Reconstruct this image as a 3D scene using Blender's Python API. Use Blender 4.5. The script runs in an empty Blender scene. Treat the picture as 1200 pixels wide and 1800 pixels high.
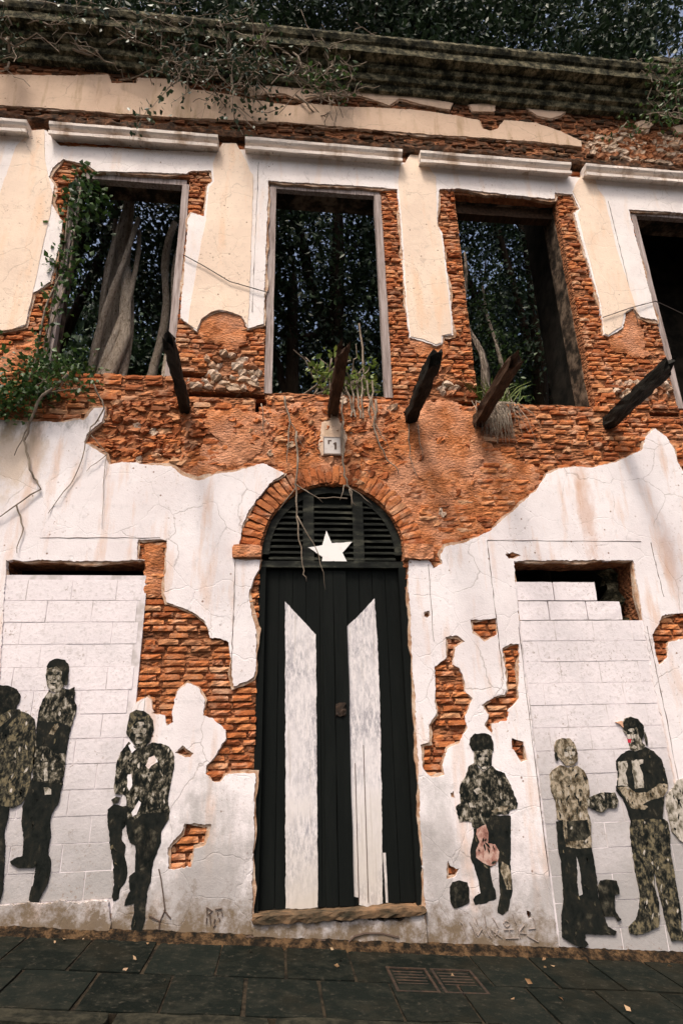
import bpy, math, random
import numpy as np
from mathutils import Vector, Matrix, noise
from mathutils.geometry import delaunay_2d_cdt

random.seed(7); RNG = np.random.default_rng(7)
scene = bpy.context.scene
COL = scene.collection

# ------------------------------------------------------------------ camera
CAM_Y, EYE = -5.676, 1.567
cam = bpy.data.cameras.new('camera'); camo = bpy.data.objects.new('camera', cam); COL.objects.link(camo)
cam.sensor_fit = 'HORIZONTAL'; cam.sensor_width = 36.0; cam.lens = 31.5
cam.clip_start = .05; cam.clip_end = 500
r_, u_, f_ = (0.99431, -0.104322, -0.021552), (-0.015958, -0.34591, 0.938132), (0.105323, 0.93245, 0.345607)
M = Matrix(((r_[0], u_[0], -f_[0], 0), (r_[1], u_[1], -f_[1], CAM_Y), (r_[2], u_[2], -f_[2], EYE), (0, 0, 0, 1)))
camo.matrix_world = M
scene.camera = camo

# ------------------------------------------------------------------ sky, sun, exposure
SUN_EL, SUN_AZ = math.radians(62), math.radians(-28)      # azimuth: from straight ahead of the facade, towards its left
world = bpy.data.worlds.new('World'); scene.world = world; world.use_nodes = True
wn = world.node_tree.nodes; wl = world.node_tree.links
sky = wn.new('ShaderNodeTexSky'); sky.sky_type = 'NISHITA'; sky.sun_disc = False
sky.sun_elevation = SUN_EL; sky.sun_rotation = math.radians(180) + SUN_AZ * -1
sky.air_density = 1.0; sky.dust_density = 10.0; sky.ozone_density = 1.0
bg = wn['Background']; bg.inputs['Strength'].default_value = 0.115
wl.new(sky.outputs[0], bg.inputs[0])
sd = bpy.data.lights.new('sun', 'SUN'); sd.energy = 1.5; sd.angle = math.radians(10); sd.color = (1.0, .91, .82)
so = bpy.data.objects.new('sun', sd); COL.objects.link(so)
sdir = Vector((math.sin(SUN_AZ) * math.cos(SUN_EL), -math.cos(SUN_AZ) * math.cos(SUN_EL), math.sin(SUN_EL)))
so.rotation_euler = sdir.to_track_quat('Z', 'Y').to_euler()
so.location = sdir * 30
vs = scene.view_settings
vs.view_transform = 'Standard'; vs.look = 'None'; vs.gamma = 1; vs.exposure = 0.76; vs.use_curve_mapping = False
scene.cycles.max_bounces = 5; scene.cycles.transparent_max_bounces = 6
scene.cycles.use_denoising = True

# ------------------------------------------------------------------ facade survey: outlines in metres on the facade (x, z)
SURVEY = {
'pl_left':[(-3.301,4.608),(-2.814,4.606),(-2.278,4.600),(-1.986,4.637),(-1.918,4.779),(-1.811,4.783),(-1.816,4.630),(-1.947,4.500),(-1.967,4.383),(-1.864,4.316),(-1.750,4.243),(-1.700,4.137),(-1.571,4.172),(-1.431,4.169),(-1.261,4.142),(-1.092,4.140),(-0.960,4.030),(-0.805,3.990),(-0.622,4.070),(-0.451,4.087),(-0.332,4.135),(-0.165,4.191),(0.059,4.087),(-0.039,4.014),(-0.135,3.905),(-0.223,3.779),(-0.293,3.655),(-0.345,3.533),(-0.376,3.315),(-0.442,3.296),(-0.425,3.158),(-0.168,3.160),(-0.177,3.069),(-0.223,2.978),(-0.268,2.844),(-0.248,2.735),(-0.229,2.626),(-0.188,2.482),(-0.179,2.171),(-0.202,2.055),(-0.262,2.021),(-0.377,1.973),(-0.391,2.057),(-0.402,2.209),(-0.440,2.363),(-0.524,2.395),(-0.597,2.406),(-0.663,2.563),(-0.788,2.659),(-0.933,2.713),(-1.028,2.740),(-1.055,2.821),(-1.065,3.348),(-1.344,3.356),(-1.330,3.151),(-1.266,3.146),(-2.518,3.136),(-2.502,3.038),(-2.251,0.720),(-2.317,0.149),(-3.122,0.154),(-3.659,3.598)],
'pl_mid':[(-1.247,1.798),(-1.213,1.849),(-1.125,1.901),(-1.088,1.867),(-1.068,1.756),(-0.965,1.740),(-0.943,1.650),(-0.877,1.673),(-0.902,1.753),(-0.871,1.936),(-0.782,2.018),(-0.684,1.967),(-0.623,1.859),(-0.635,1.725),(-0.540,1.694),(-0.431,1.602),(-0.423,1.532),(-0.523,1.364),(-0.583,1.315),(-0.569,1.248),(-0.523,1.188),(-0.460,1.178),(-0.429,1.235),(-0.348,1.250),(-0.163,1.245),(-0.158,0.235),(-0.151,0.003),(-1.262,0.089),(-1.252,0.355),(-1.254,1.058)],
'pl_mid_hole_dark':[(-0.854,1.431),(-0.791,1.489),(-0.700,1.418),(-0.722,1.387),(-0.799,1.398)],
'pl_mid_hole_brick':[(-0.731,0.878),(-0.516,0.871),(-0.521,0.795),(-0.549,0.708),(-0.645,0.691),(-0.659,0.552),(-0.834,0.539),(-0.856,0.699),(-0.753,0.803)],
'pl_right':[(1.295,3.078),(1.312,3.166),(1.517,3.173),(1.556,3.079),(1.654,3.133),(1.638,3.222),(1.692,3.312),(1.837,3.338),(2.170,3.477),(2.375,3.656),(2.555,3.800),(2.738,3.940),(2.888,4.144),(3.042,4.215),(3.224,4.254),(3.419,4.239),(3.703,4.308),(3.896,4.405),(4.066,4.473),(4.152,4.655),(4.277,4.754),(4.386,4.648),(4.456,4.499),(4.454,4.343),(4.495,4.225),(4.732,4.078),(5.166,4.158),(5.970,4.037),(4.905,-0.618),(3.637,-0.409),(3.671,0.948),(3.681,1.414),(3.655,1.846),(3.677,2.543),(3.697,3.184),(2.401,3.174),(2.391,2.954),(2.372,2.531),(2.371,1.347),(2.363,-0.282),(1.256,-0.099),(1.261,0.169)],
'ho_a':[(1.616,2.403),(1.752,2.413),(1.804,2.358),(1.709,2.305),(1.683,2.146),(1.746,2.103),(1.767,1.978),(1.760,1.896),(1.830,1.834),(1.749,1.674),(1.761,1.575),(1.686,1.460),(1.565,1.405),(1.501,1.274),(1.515,1.190),(1.379,1.166),(1.317,1.242),(1.320,1.440),(1.401,1.467),(1.401,1.612),(1.472,1.699),(1.494,2.127),(1.611,2.210),(1.622,2.338)],
'ho_b':[(1.881,2.566),(2.146,2.576),(2.140,2.421),(2.007,2.357),(1.891,2.445)],
'ho_c':[(2.170,2.291),(2.255,2.333),(2.347,2.333),(2.281,1.826),(2.180,1.726),(2.157,1.627),(1.992,1.610),(1.991,1.512),(1.925,1.592),(1.968,1.690),(1.911,1.772),(2.052,1.851),(2.152,1.859),(2.181,1.910)],
'ho_d':[(2.161,1.479),(2.276,1.447),(2.288,1.292),(2.232,1.274),(2.161,1.391)],
'ho_e':[(3.893,2.606),(4.121,2.629),(4.508,2.675),(4.495,2.385),(4.059,2.365),(3.905,2.333),(3.861,2.189),(3.748,2.113),(3.734,2.212),(3.741,2.412)],
'ho_f':[(1.421,2.645),(1.467,2.656),(1.487,2.617),(1.450,2.584),(1.418,2.601)],
'ho_g':[(2.307,3.240),(2.394,3.265),(2.481,3.229),(2.398,3.198),(2.343,3.192)],
'ho_h':[(1.485,0.528),(1.505,0.480),(1.567,0.448),(1.537,0.391),(1.462,0.381)],
'ho_i':[(1.554,1.041),(1.587,1.058),(1.592,1.003),(1.557,1.014)],
'ho_j':[(2.126,0.121),(2.169,0.106),(2.172,0.062),(2.138,0.063)],
'pl_base_left':[(-3.175,0.375),(-2.357,0.367),(-2.106,0.363),(-1.851,0.359),(-1.595,0.359),(-1.291,0.353),(-1.258,0.286),(-1.268,0.060),(-2.317,0.149),(-3.139,0.227)],
'pl_base_door':[(-0.156,0.172),(0.012,0.180),(0.379,0.139),(0.751,0.125),(1.033,0.116),(1.259,0.145),(1.254,-0.126),(-0.150,-0.016)],
'pl_upper':[(-4.763,8.505),(-3.473,8.558),(-2.957,8.686),(-2.754,8.445),(-0.821,8.530),(-0.502,8.625),(1.619,8.620),(1.890,8.649),(4.024,8.589),(4.273,8.615),(6.638,8.605),(6.486,8.069),(5.236,8.090),(4.620,8.074),(4.623,7.188),(4.635,6.273),(4.420,6.320),(4.363,6.445),(4.234,6.359),(4.160,6.135),(3.944,5.998),(3.891,6.028),(3.920,6.468),(3.883,7.068),(3.849,7.549),(3.828,7.943),(3.914,8.030),(3.852,8.285),(3.612,8.282),(3.595,8.170),(2.861,8.190),(2.286,8.224),(2.024,8.199),(1.946,7.595),(2.000,7.441),(2.014,6.497),(2.012,5.913),(1.880,5.890),(1.865,5.786),(1.794,5.743),(1.617,5.812),(1.484,5.844),(1.466,6.327),(1.468,7.703),(1.462,8.124),(1.277,8.146),(-0.187,8.118),(-0.197,6.994),(-0.200,5.943),(-0.376,5.863),(-0.445,6.014),(-0.607,6.083),(-0.703,6.092),(-0.790,6.056),(-0.898,5.956),(-0.932,5.800),(-1.124,5.965),(-1.132,7.417),(-1.103,7.500),(-0.946,7.460),(-0.939,7.948),(-0.881,8.039),(-0.905,8.218),(-1.148,8.193),(-1.207,8.139),(-1.801,8.097),(-2.284,8.067),(-2.381,8.151),(-2.692,8.232),(-2.788,8.061),(-2.814,7.920),(-2.731,7.791),(-2.726,7.522),(-2.558,7.231),(-2.551,7.085),(-2.570,6.362),(-2.734,6.202),(-2.744,5.762),(-2.875,5.703),(-3.322,5.597),(-4.083,5.484)],
'pil_a':[(-3.116,8.652),(-2.967,8.689),(-2.900,8.223),(-2.806,7.888),(-2.726,7.642),(-2.712,7.360),(-2.723,6.949),(-2.732,6.301),(-2.746,5.768),(-2.871,5.709),(-3.318,5.603),(-3.486,5.593),(-3.392,6.490),(-3.313,7.630),(-3.253,8.375)],
'pil_b':[(-0.785,8.699),(-0.613,8.719),(-0.480,8.433),(-0.417,8.244),(-0.380,8.190),(-0.369,6.884),(-0.370,5.885),(-0.445,6.020),(-0.607,6.089),(-0.702,6.098),(-0.789,6.062),(-0.897,5.962),(-0.932,5.814),(-1.036,5.892),(-0.990,6.668),(-0.921,7.405),(-0.915,7.909),(-0.859,8.027),(-0.889,8.341),(-0.837,8.573)],
'pil_c':[(1.680,8.787),(1.840,8.867),(1.897,8.584),(1.990,8.391),(1.942,7.582),(1.980,7.409),(1.994,6.460),(1.989,5.927),(1.864,5.896),(1.849,5.792),(1.792,5.766),(1.629,5.828),(1.496,5.860),(1.484,6.319),(1.494,7.693),(1.481,8.240),(1.513,8.544),(1.592,8.603)],
'pil_d':[(4.095,8.708),(4.225,8.700),(4.231,8.410),(4.301,8.264),(4.310,7.339),(4.395,6.343),(4.342,6.451),(4.210,6.348),(4.134,6.149),(3.940,6.014),(3.901,6.036),(3.934,6.459),(3.913,7.059),(3.888,7.540),(3.876,7.935),(3.933,8.039),(3.869,8.324),(3.932,8.463)],
'fr_a':[(-4.982,9.477),(-3.648,9.607),(-3.236,9.652),(-2.852,9.693),(-2.324,9.787),(-2.271,9.631),(-1.949,9.673),(-1.937,9.774),(-1.592,9.798),(-1.368,9.773),(-1.249,9.657),(-0.761,9.611),(-0.496,9.568),(-0.155,9.524),(0.151,9.497),(0.266,9.577),(0.769,9.563),(1.241,9.611),(1.760,9.630),(2.282,9.605),(2.684,9.542),(2.732,9.381),(2.843,9.350),(2.955,9.407),(3.059,9.586),(3.516,9.585),(3.875,9.458),(4.145,9.311),(4.141,9.190),(3.464,9.213),(2.730,9.206),(1.928,9.179),(0.761,9.183),(0.002,9.178),(-1.032,9.117),(-2.071,9.085),(-2.875,9.079),(-3.556,9.056),(-4.863,8.952)],
'fr_b':[(-0.504,9.810),(-0.237,9.845),(0.033,9.858),(0.461,9.869),(0.775,9.865),(1.413,9.891),(1.899,9.896),(2.343,9.838),(2.290,9.696),(1.889,9.759),(1.571,9.831),(1.443,9.680),(1.247,9.745),(1.011,9.816),(0.695,9.787),(0.382,9.702),(0.227,9.616),(0.135,9.648),(-0.005,9.719),(-0.234,9.690),(-0.460,9.617)],
'fr_c':[(2.590,9.835),(2.802,9.884),(2.969,9.882),(2.944,9.742),(2.768,9.720),(2.619,9.713)],
'fr_d':[(3.427,9.859),(3.681,9.856),(4.025,9.875),(3.923,9.770),(3.786,9.708),(3.578,9.728)],
'fr_e':[(5.073,9.781),(5.191,9.842),(5.339,9.790),(5.244,9.674),(5.085,9.667)],
'fr_f':[(5.632,9.755),(5.807,9.822),(6.066,9.782),(5.899,9.647),(5.677,9.644)],
'oc_a':[(-0.934,5.798),(-0.901,5.977),(-0.793,6.078),(-0.609,6.105),(-0.453,6.036),(-0.370,5.854),(-0.403,5.699),(-0.438,5.621),(-0.575,5.599),(-0.683,5.653),(-0.828,5.675)],
'oc_b':[(3.947,6.003),(4.177,6.166),(4.251,6.392),(4.379,6.469),(4.442,6.335),(4.412,6.046),(4.430,5.783),(4.205,5.755),(3.980,5.792)],
'oc_c':[(1.489,5.850),(1.621,5.818),(1.799,5.756),(1.871,5.808),(1.953,5.733),(1.800,5.508),(1.661,5.617),(1.543,5.649)],
'oc_d':[(1.666,5.052),(1.960,5.049),(2.138,4.853),(2.214,4.642),(2.216,4.364),(2.094,4.105),(1.867,4.020),(1.733,3.900),(1.527,4.012),(1.382,4.140),(1.270,4.337),(1.361,4.613),(1.521,4.830)],
'oc_e':[(-0.734,4.850),(-0.433,4.813),(-0.130,4.735),(-0.077,4.499),(-0.209,4.295),(-0.409,4.160),(-0.626,4.103),(-0.727,4.184),(-0.562,4.351),(-0.687,4.512),(-0.813,4.676)],
'oc_f':[(-1.261,3.340),(-1.078,3.342),(-1.068,3.069),(-1.069,2.815),(-1.195,2.825),(-1.249,2.847),(-1.258,3.067)],
'oc_g':[(0.950,4.845),(1.120,4.816),(1.122,4.334),(0.961,4.296),(0.920,4.531)],
'oc_h':[(1.742,4.016),(2.091,4.077),(2.039,3.879),(1.762,3.887)],
'oc_i':[(-0.962,4.030),(-0.813,4.002),(-0.635,4.076),(-0.688,4.202),(-0.843,4.211)],
'big_a':[(-0.011,4.900),(0.421,4.946),(0.924,4.988),(1.337,4.954),(1.698,5.041),(2.185,4.988),(2.240,4.575),(2.541,4.375),(2.907,4.207),(2.670,3.894),(2.324,3.630),(2.123,3.483),(1.746,3.325),(1.557,3.173),(1.338,3.231),(1.228,3.564),(1.035,3.874),(0.771,4.029),(0.413,4.040),(0.148,3.983),(0.088,4.142),(-0.119,4.221),(-0.351,4.162),(-0.551,4.106),(-0.804,4.024),(-0.950,4.096),(-1.048,4.272),(-0.656,4.481),(-0.431,4.759)],
'big_b':[(-2.647,5.650),(-2.575,5.765),(-2.510,5.512),(-2.707,5.287),(-2.866,5.209),(-3.046,5.271),(-2.855,5.493)],
'rub_a':[(-0.820,5.573),(-0.585,5.563),(-0.400,5.640),(-0.256,5.395),(-0.174,5.080),(-0.979,5.003),(-1.037,5.155),(-0.875,5.256),(-0.809,5.367)],
'rub_b':[(1.761,5.494),(1.929,5.502),(1.979,5.315),(2.188,5.272),(2.174,5.137),(1.569,5.111),(1.591,5.245)],
'rub_c':[(3.819,5.596),(3.907,5.380),(4.193,5.393),(4.532,5.631),(4.634,5.437),(4.644,5.165),(3.930,5.136)],
'rub_d':[(0.420,4.955),(0.670,5.001),(0.920,4.940),(1.239,4.989),(1.282,4.602),(1.020,4.322),(1.191,4.063),(0.887,3.991),(0.653,4.213),(0.414,4.272),(-0.061,4.291),(-0.417,4.412),(-0.546,4.675),(-0.072,4.900)],
'rub_e':[(-1.732,4.902),(-1.151,4.926),(-0.840,4.665),(-0.874,4.268),(-1.094,4.166),(-1.658,4.213),(-1.842,4.368)],
'rub_f':[(4.209,9.441),(4.534,9.592),(5.065,9.654),(5.760,9.619),(6.667,9.665),(6.508,9.081),(4.430,9.025),(4.161,9.159)],
'rub_g':[(0.917,4.869),(1.301,4.955),(1.685,4.934),(2.305,4.637),(2.584,4.789),(3.658,4.791),(4.111,4.992),(4.591,4.936),(4.469,4.709),(4.197,4.737),(3.863,4.439),(3.169,4.280),(2.823,4.135),(2.457,3.766),(2.183,3.540),(1.805,3.380),(1.453,3.437),(1.358,3.809),(1.191,4.063)],
'rub_h':[(-1.985,4.623),(-1.141,4.789),(-0.071,4.831),(0.419,4.850),(0.917,4.869),(1.191,4.063),(0.648,3.985),(0.059,4.100),(-0.918,4.075),(-1.655,4.182)],
'plaque_back':[(0.461,4.700),(0.604,4.789),(0.676,4.687),(0.715,4.517),(0.693,4.348),(0.643,4.307),(0.451,4.314),(0.403,4.393),(0.434,4.521)],
'plaque':[(0.464,4.514),(0.653,4.520),(0.649,4.318),(0.462,4.313)],
'stripe_a':[(0.081,2.765),(0.378,2.451),(0.381,0.204),(0.245,0.194),(0.114,0.208)],
'stripe_b':[(0.960,2.799),(0.972,2.420),(0.972,1.792),(0.944,0.711),(0.921,0.208),(0.814,0.188),(0.729,0.204),(0.721,0.254),(0.668,0.268),(0.674,1.033),(0.674,1.797),(0.676,2.515)],
'star':[(0.488,3.492),(0.544,3.360),(0.747,3.374),(0.652,3.259),(0.712,3.123),(0.558,3.175),(0.432,3.104),(0.450,3.216),(0.302,3.309),(0.451,3.335)],
'slit':[(0.943,0.581),(0.968,0.580),(0.970,0.210),(0.950,0.211)],
'fig_a.head':[(-2.477,1.923),(-2.455,1.991),(-2.377,2.009),(-2.316,2.005),(-2.237,1.977),(-2.198,1.918),(-2.199,1.864),(-2.221,1.835),(-2.210,1.808),(-2.280,1.745),(-2.386,1.740),(-2.454,1.828)],
'fig_a.coat':[(-2.491,1.514),(-2.515,1.723),(-2.449,1.801),(-2.374,1.747),(-2.263,1.805),(-2.204,1.813),(-2.116,1.768),(-2.056,1.727),(-2.030,1.634),(-2.006,1.477),(-2.004,1.375),(-2.019,1.299),(-2.012,1.211),(-2.025,1.125),(-2.055,1.071),(-2.127,1.043),(-2.219,1.058),(-2.382,1.052)],
'fig_a.strap':[(-2.367,1.628),(-2.320,1.666),(-2.251,1.731),(-2.195,1.797),(-2.172,1.780),(-2.234,1.704),(-2.313,1.620),(-2.353,1.589)],
'fig_a.trousers':[(-2.385,1.064),(-2.220,1.064),(-2.152,1.054),(-2.148,0.984),(-2.159,0.865),(-2.138,0.771),(-2.121,0.620),(-2.100,0.450),(-2.115,0.363),(-2.176,0.366),(-2.226,0.659),(-2.303,0.673)],
'fig_b.head':[(-2.011,2.166),(-1.996,2.208),(-1.944,2.233),(-1.879,2.221),(-1.836,2.178),(-1.820,2.121),(-1.830,2.058),(-1.850,2.003),(-1.877,1.948),(-1.947,1.956),(-1.988,2.005),(-2.009,2.081)],
'fig_b.hair':[(-2.011,2.166),(-1.996,2.208),(-1.944,2.233),(-1.879,2.221),(-1.836,2.178),(-1.820,2.121),(-1.830,2.058),(-1.850,2.003),(-1.874,2.052),(-1.873,2.122),(-1.927,2.162),(-1.988,2.152)],
'fig_b.shirt':[(-2.006,1.888),(-1.961,1.963),(-1.916,1.935),(-1.853,1.975),(-1.797,1.967),(-1.758,1.988),(-1.745,1.939),(-1.745,1.884),(-1.721,1.829),(-1.722,1.761),(-1.734,1.694),(-1.746,1.628),(-1.756,1.549),(-1.755,1.445),(-1.752,1.368),(-1.756,1.204),(-1.857,1.219),(-1.991,1.248),(-2.017,1.375),(-2.017,1.555),(-2.027,1.713),(-2.021,1.807)],
'fig_b.vest':[(-2.023,1.713),(-1.938,1.698),(-1.872,1.710),(-1.758,1.668),(-1.746,1.628),(-1.756,1.549),(-1.755,1.445),(-1.849,1.447),(-1.910,1.501),(-2.005,1.516)],
'fig_b.arm':[(-1.918,1.605),(-1.882,1.684),(-1.855,1.690),(-1.848,1.657),(-1.876,1.598)],
'fig_b.strip':[(-1.928,1.373),(-1.896,1.378),(-1.872,1.238),(-1.901,1.239)],
'fig_b.trousers':[(-2.000,1.261),(-1.858,1.226),(-1.751,1.210),(-1.761,1.142),(-1.764,1.068),(-1.785,1.032),(-1.806,0.996),(-1.815,0.924),(-1.797,0.840),(-1.798,0.758),(-1.794,0.688),(-1.767,0.652),(-1.759,0.571),(-1.767,0.492),(-1.790,0.437),(-1.816,0.366),(-1.871,0.363),(-1.896,0.380),(-1.898,0.419),(-1.873,0.496),(-1.877,0.610),(-1.901,0.605),(-2.019,0.605),(-2.068,0.635),(-2.075,0.658),(-2.031,0.680),(-1.989,0.689),(-1.998,0.789),(-2.029,0.908),(-2.046,1.053),(-2.028,1.150),(-2.005,1.211)],
'fig_b.patch':[(-1.894,1.185),(-1.866,1.192),(-1.841,1.179),(-1.835,1.138),(-1.884,1.136)],
'fig_c.head':[(-1.271,1.658),(-1.260,1.759),(-1.207,1.786),(-1.150,1.778),(-1.098,1.749),(-1.059,1.694),(-1.045,1.613),(-1.066,1.533),(-1.109,1.482),(-1.178,1.483),(-1.231,1.537),(-1.271,1.591)],
'fig_c.hair':[(-1.271,1.658),(-1.260,1.759),(-1.207,1.786),(-1.150,1.778),(-1.098,1.749),(-1.059,1.694),(-1.046,1.627),(-1.078,1.681),(-1.130,1.709),(-1.198,1.697),(-1.235,1.644),(-1.248,1.564),(-1.271,1.591)],
'fig_c.face':[(-1.201,1.657),(-1.155,1.683),(-1.115,1.628),(-1.114,1.535),(-1.152,1.496),(-1.194,1.536)],
'fig_c.jacket':[(-1.274,1.486),(-1.244,1.524),(-1.177,1.477),(-1.109,1.482),(-1.051,1.520),(-0.966,1.505),(-0.902,1.477),(-0.855,1.410),(-0.849,1.318),(-0.868,1.216),(-0.875,1.127),(-0.883,1.052),(-0.863,0.965),(-1.076,0.966),(-1.138,0.919),(-1.192,0.927),(-1.215,1.026),(-1.229,1.101),(-1.250,1.114),(-1.318,1.128),(-1.335,1.166),(-1.334,1.280),(-1.325,1.383),(-1.304,1.447)],
'fig_c.flake_a':[(-1.067,1.395),(-1.020,1.407),(-0.989,1.361),(-1.035,1.336),(-1.066,1.298),(-1.089,1.331)],
'fig_c.flake_b':[(-1.232,1.265),(-1.199,1.276),(-1.184,1.187),(-1.206,1.137),(-1.227,1.176)],
'fig_c.flake_c':[(-1.170,0.975),(-1.118,1.060),(-1.099,1.041),(-1.129,0.961),(-1.160,0.944)],
'fig_c.flake_d':[(-1.241,1.498),(-1.222,1.511),(-1.183,1.464),(-1.215,1.438)],
'fig_c.hand':[(-1.349,1.073),(-1.309,1.103),(-1.274,1.090),(-1.284,1.053),(-1.323,1.048)],
'fig_c.leg':[(-1.364,1.006),(-1.322,1.042),(-1.254,1.021),(-1.215,1.026),(-1.198,0.927),(-1.213,0.879),(-1.230,0.856),(-1.230,0.784),(-1.191,0.723),(-1.198,0.664),(-1.173,0.605),(-1.158,0.523),(-1.172,0.466),(-1.205,0.422),(-1.211,0.355),(-1.248,0.345),(-1.260,0.368),(-1.254,0.458),(-1.275,0.597),(-1.322,0.740),(-1.351,0.884)],
'fig_c.trousers':[(-1.206,0.940),(-1.077,0.972),(-0.863,0.965),(-0.866,0.916),(-0.912,0.832),(-0.912,0.748),(-0.940,0.689),(-0.961,0.620),(-0.973,0.538),(-0.974,0.469),(-0.994,0.413),(-0.992,0.311),(-0.996,0.222),(-1.012,0.113),(-1.039,0.077),(-1.084,0.085),(-1.096,0.172),(-1.082,0.260),(-1.094,0.316),(-1.162,0.308),(-1.154,0.352),(-1.128,0.408),(-1.144,0.511),(-1.103,0.544),(-1.114,0.732),(-1.162,0.757),(-1.205,0.867)],
'fig_c.knee':[(-1.156,0.829),(-1.070,0.898),(-0.945,0.821),(-0.950,0.725),(-1.000,0.551),(-1.065,0.554),(-1.107,0.731)],
'fig_d.hair':[(1.758,1.430),(1.776,1.486),(1.824,1.524),(1.912,1.528),(1.971,1.498),(1.989,1.435),(1.975,1.368),(1.947,1.391),(1.884,1.387),(1.809,1.378),(1.784,1.379)],
'fig_d.head':[(1.797,1.384),(1.885,1.393),(1.965,1.385),(1.957,1.313),(1.951,1.258),(1.877,1.205),(1.821,1.256),(1.787,1.284)],
'fig_d.shirt':[(1.735,1.253),(1.792,1.279),(1.877,1.205),(1.950,1.252),(1.989,1.213),(2.060,1.189),(2.089,1.123),(2.121,1.035),(2.152,0.938),(2.140,0.896),(2.071,0.877),(2.056,0.856),(1.887,0.852),(1.869,0.800),(1.769,0.752),(1.722,0.764),(1.715,0.806),(1.668,0.818),(1.608,0.809),(1.598,0.893),(1.589,0.930),(1.639,0.954),(1.629,1.039),(1.654,1.114),(1.703,1.177)],
'fig_d.arm':[(1.903,0.883),(1.991,0.917),(2.065,0.925),(2.048,0.888),(1.937,0.866)],
'fig_d.flake_a':[(1.764,1.057),(1.814,1.071),(1.834,1.033),(1.784,1.013)],
'fig_d.flake_b':[(1.706,0.957),(1.754,0.961),(1.763,0.924),(1.714,0.920)],
'fig_d.trousers':[(1.733,0.753),(1.769,0.752),(1.887,0.852),(2.073,0.845),(2.068,0.773),(2.052,0.670),(2.048,0.589),(2.029,0.489),(2.026,0.370),(2.018,0.273),(1.987,0.197),(1.968,0.131),(1.918,0.100),(1.874,0.117),(1.885,0.163),(1.913,0.248),(1.916,0.375),(1.915,0.523),(1.892,0.474),(1.843,0.452),(1.854,0.348),(1.881,0.279),(1.877,0.221),(1.815,0.205),(1.768,0.188),(1.687,0.187),(1.674,0.221),(1.694,0.249),(1.742,0.270),(1.735,0.373),(1.706,0.482),(1.678,0.533),(1.689,0.602),(1.726,0.682)],
'fig_d.cloth':[(1.770,0.762),(1.844,0.791),(1.860,0.718),(1.845,0.637),(1.909,0.624),(1.939,0.573),(1.927,0.523),(1.892,0.474),(1.850,0.461),(1.788,0.489),(1.728,0.531),(1.741,0.600),(1.770,0.650),(1.747,0.712)],
'fig_d.knee':[(1.953,0.492),(2.008,0.460),(2.026,0.370),(2.010,0.283),(1.975,0.284),(1.951,0.373),(1.934,0.433)],
'fig_e.head':[(1.481,0.325),(1.509,0.358),(1.568,0.370),(1.635,0.348),(1.646,0.289),(1.638,0.203),(1.573,0.178),(1.504,0.172),(1.476,0.211)],
'fig_f.head':[(2.564,1.403),(2.593,1.452),(2.652,1.474),(2.721,1.462),(2.763,1.417),(2.778,1.336),(2.759,1.262),(2.711,1.226),(2.643,1.234),(2.584,1.303),(2.562,1.341)],
'fig_f.shirt':[(2.486,1.160),(2.520,1.201),(2.602,1.241),(2.667,1.215),(2.752,1.225),(2.816,1.187),(2.838,1.113),(2.835,1.017),(2.808,0.900),(2.788,0.865),(2.806,0.771),(2.777,0.567),(2.642,0.561),(2.546,0.582),(2.539,0.666),(2.546,0.792),(2.500,0.805),(2.508,0.945),(2.480,1.028)],
'fig_f.tray':[(2.804,0.959),(2.907,0.991),(2.964,1.001),(3.074,0.998),(3.095,0.926),(3.064,0.868),(2.995,0.870),(2.920,0.837),(2.844,0.869),(2.801,0.900)],
'fig_f.bag':[(2.577,0.779),(2.774,0.784),(2.788,0.669),(2.720,0.626),(2.572,0.620)],
'fig_f.trousers':[(2.490,0.782),(2.552,0.792),(2.546,0.582),(2.643,0.567),(2.777,0.567),(2.784,0.455),(2.787,0.323),(2.775,0.183),(2.795,0.076),(2.817,-0.019),(2.887,-0.059),(2.869,-0.084),(2.729,-0.077),(2.614,-0.071),(2.601,-0.111),(2.627,-0.143),(2.585,-0.167),(2.501,-0.137),(2.409,-0.081),(2.427,0.073),(2.462,0.176),(2.476,0.304),(2.488,0.467),(2.472,0.579),(2.483,0.691)],
'fig_f.gap':[(2.629,0.506),(2.642,0.417),(2.636,0.222),(2.600,0.213),(2.610,0.352)],
'fig_g.head':[(3.267,1.591),(3.296,1.629),(3.357,1.641),(3.426,1.620),(3.465,1.561),(3.459,1.497),(3.421,1.421),(3.449,1.382),(3.415,1.358),(3.339,1.334),(3.301,1.360),(3.307,1.462),(3.266,1.514)],
'fig_g.hair':[(3.267,1.591),(3.296,1.629),(3.357,1.641),(3.426,1.620),(3.465,1.561),(3.459,1.497),(3.431,1.433),(3.402,1.466),(3.397,1.550),(3.336,1.538),(3.300,1.500),(3.266,1.514)],
'fig_g.shirt':[(3.146,1.264),(3.190,1.307),(3.284,1.348),(3.353,1.334),(3.455,1.376),(3.525,1.330),(3.583,1.265),(3.597,1.166),(3.606,1.079),(3.602,1.030),(3.544,0.960),(3.488,0.771),(3.183,0.770),(3.171,0.852),(3.148,0.948),(3.098,1.009),(3.100,1.045),(3.137,1.141)],
'fig_g.arm':[(3.107,1.036),(3.210,1.046),(3.269,0.992),(3.381,0.989),(3.523,1.057),(3.599,1.049),(3.594,1.006),(3.527,0.948),(3.410,0.928),(3.319,0.895),(3.370,0.870),(3.337,0.847),(3.208,0.863),(3.165,0.947)],
'fig_g.flake_a':[(3.295,1.260),(3.403,1.264),(3.397,1.233),(3.358,1.221),(3.372,1.147),(3.360,1.026),(3.274,1.016),(3.275,1.089),(3.278,1.174)],
'fig_g.flake_b':[(3.151,1.252),(3.237,1.256),(3.243,1.212),(3.209,1.152),(3.211,1.051),(3.116,1.053),(3.146,1.153)],
'fig_g.spot':[(3.297,1.462),(3.325,1.459),(3.311,1.413),(3.292,1.417)],
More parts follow.
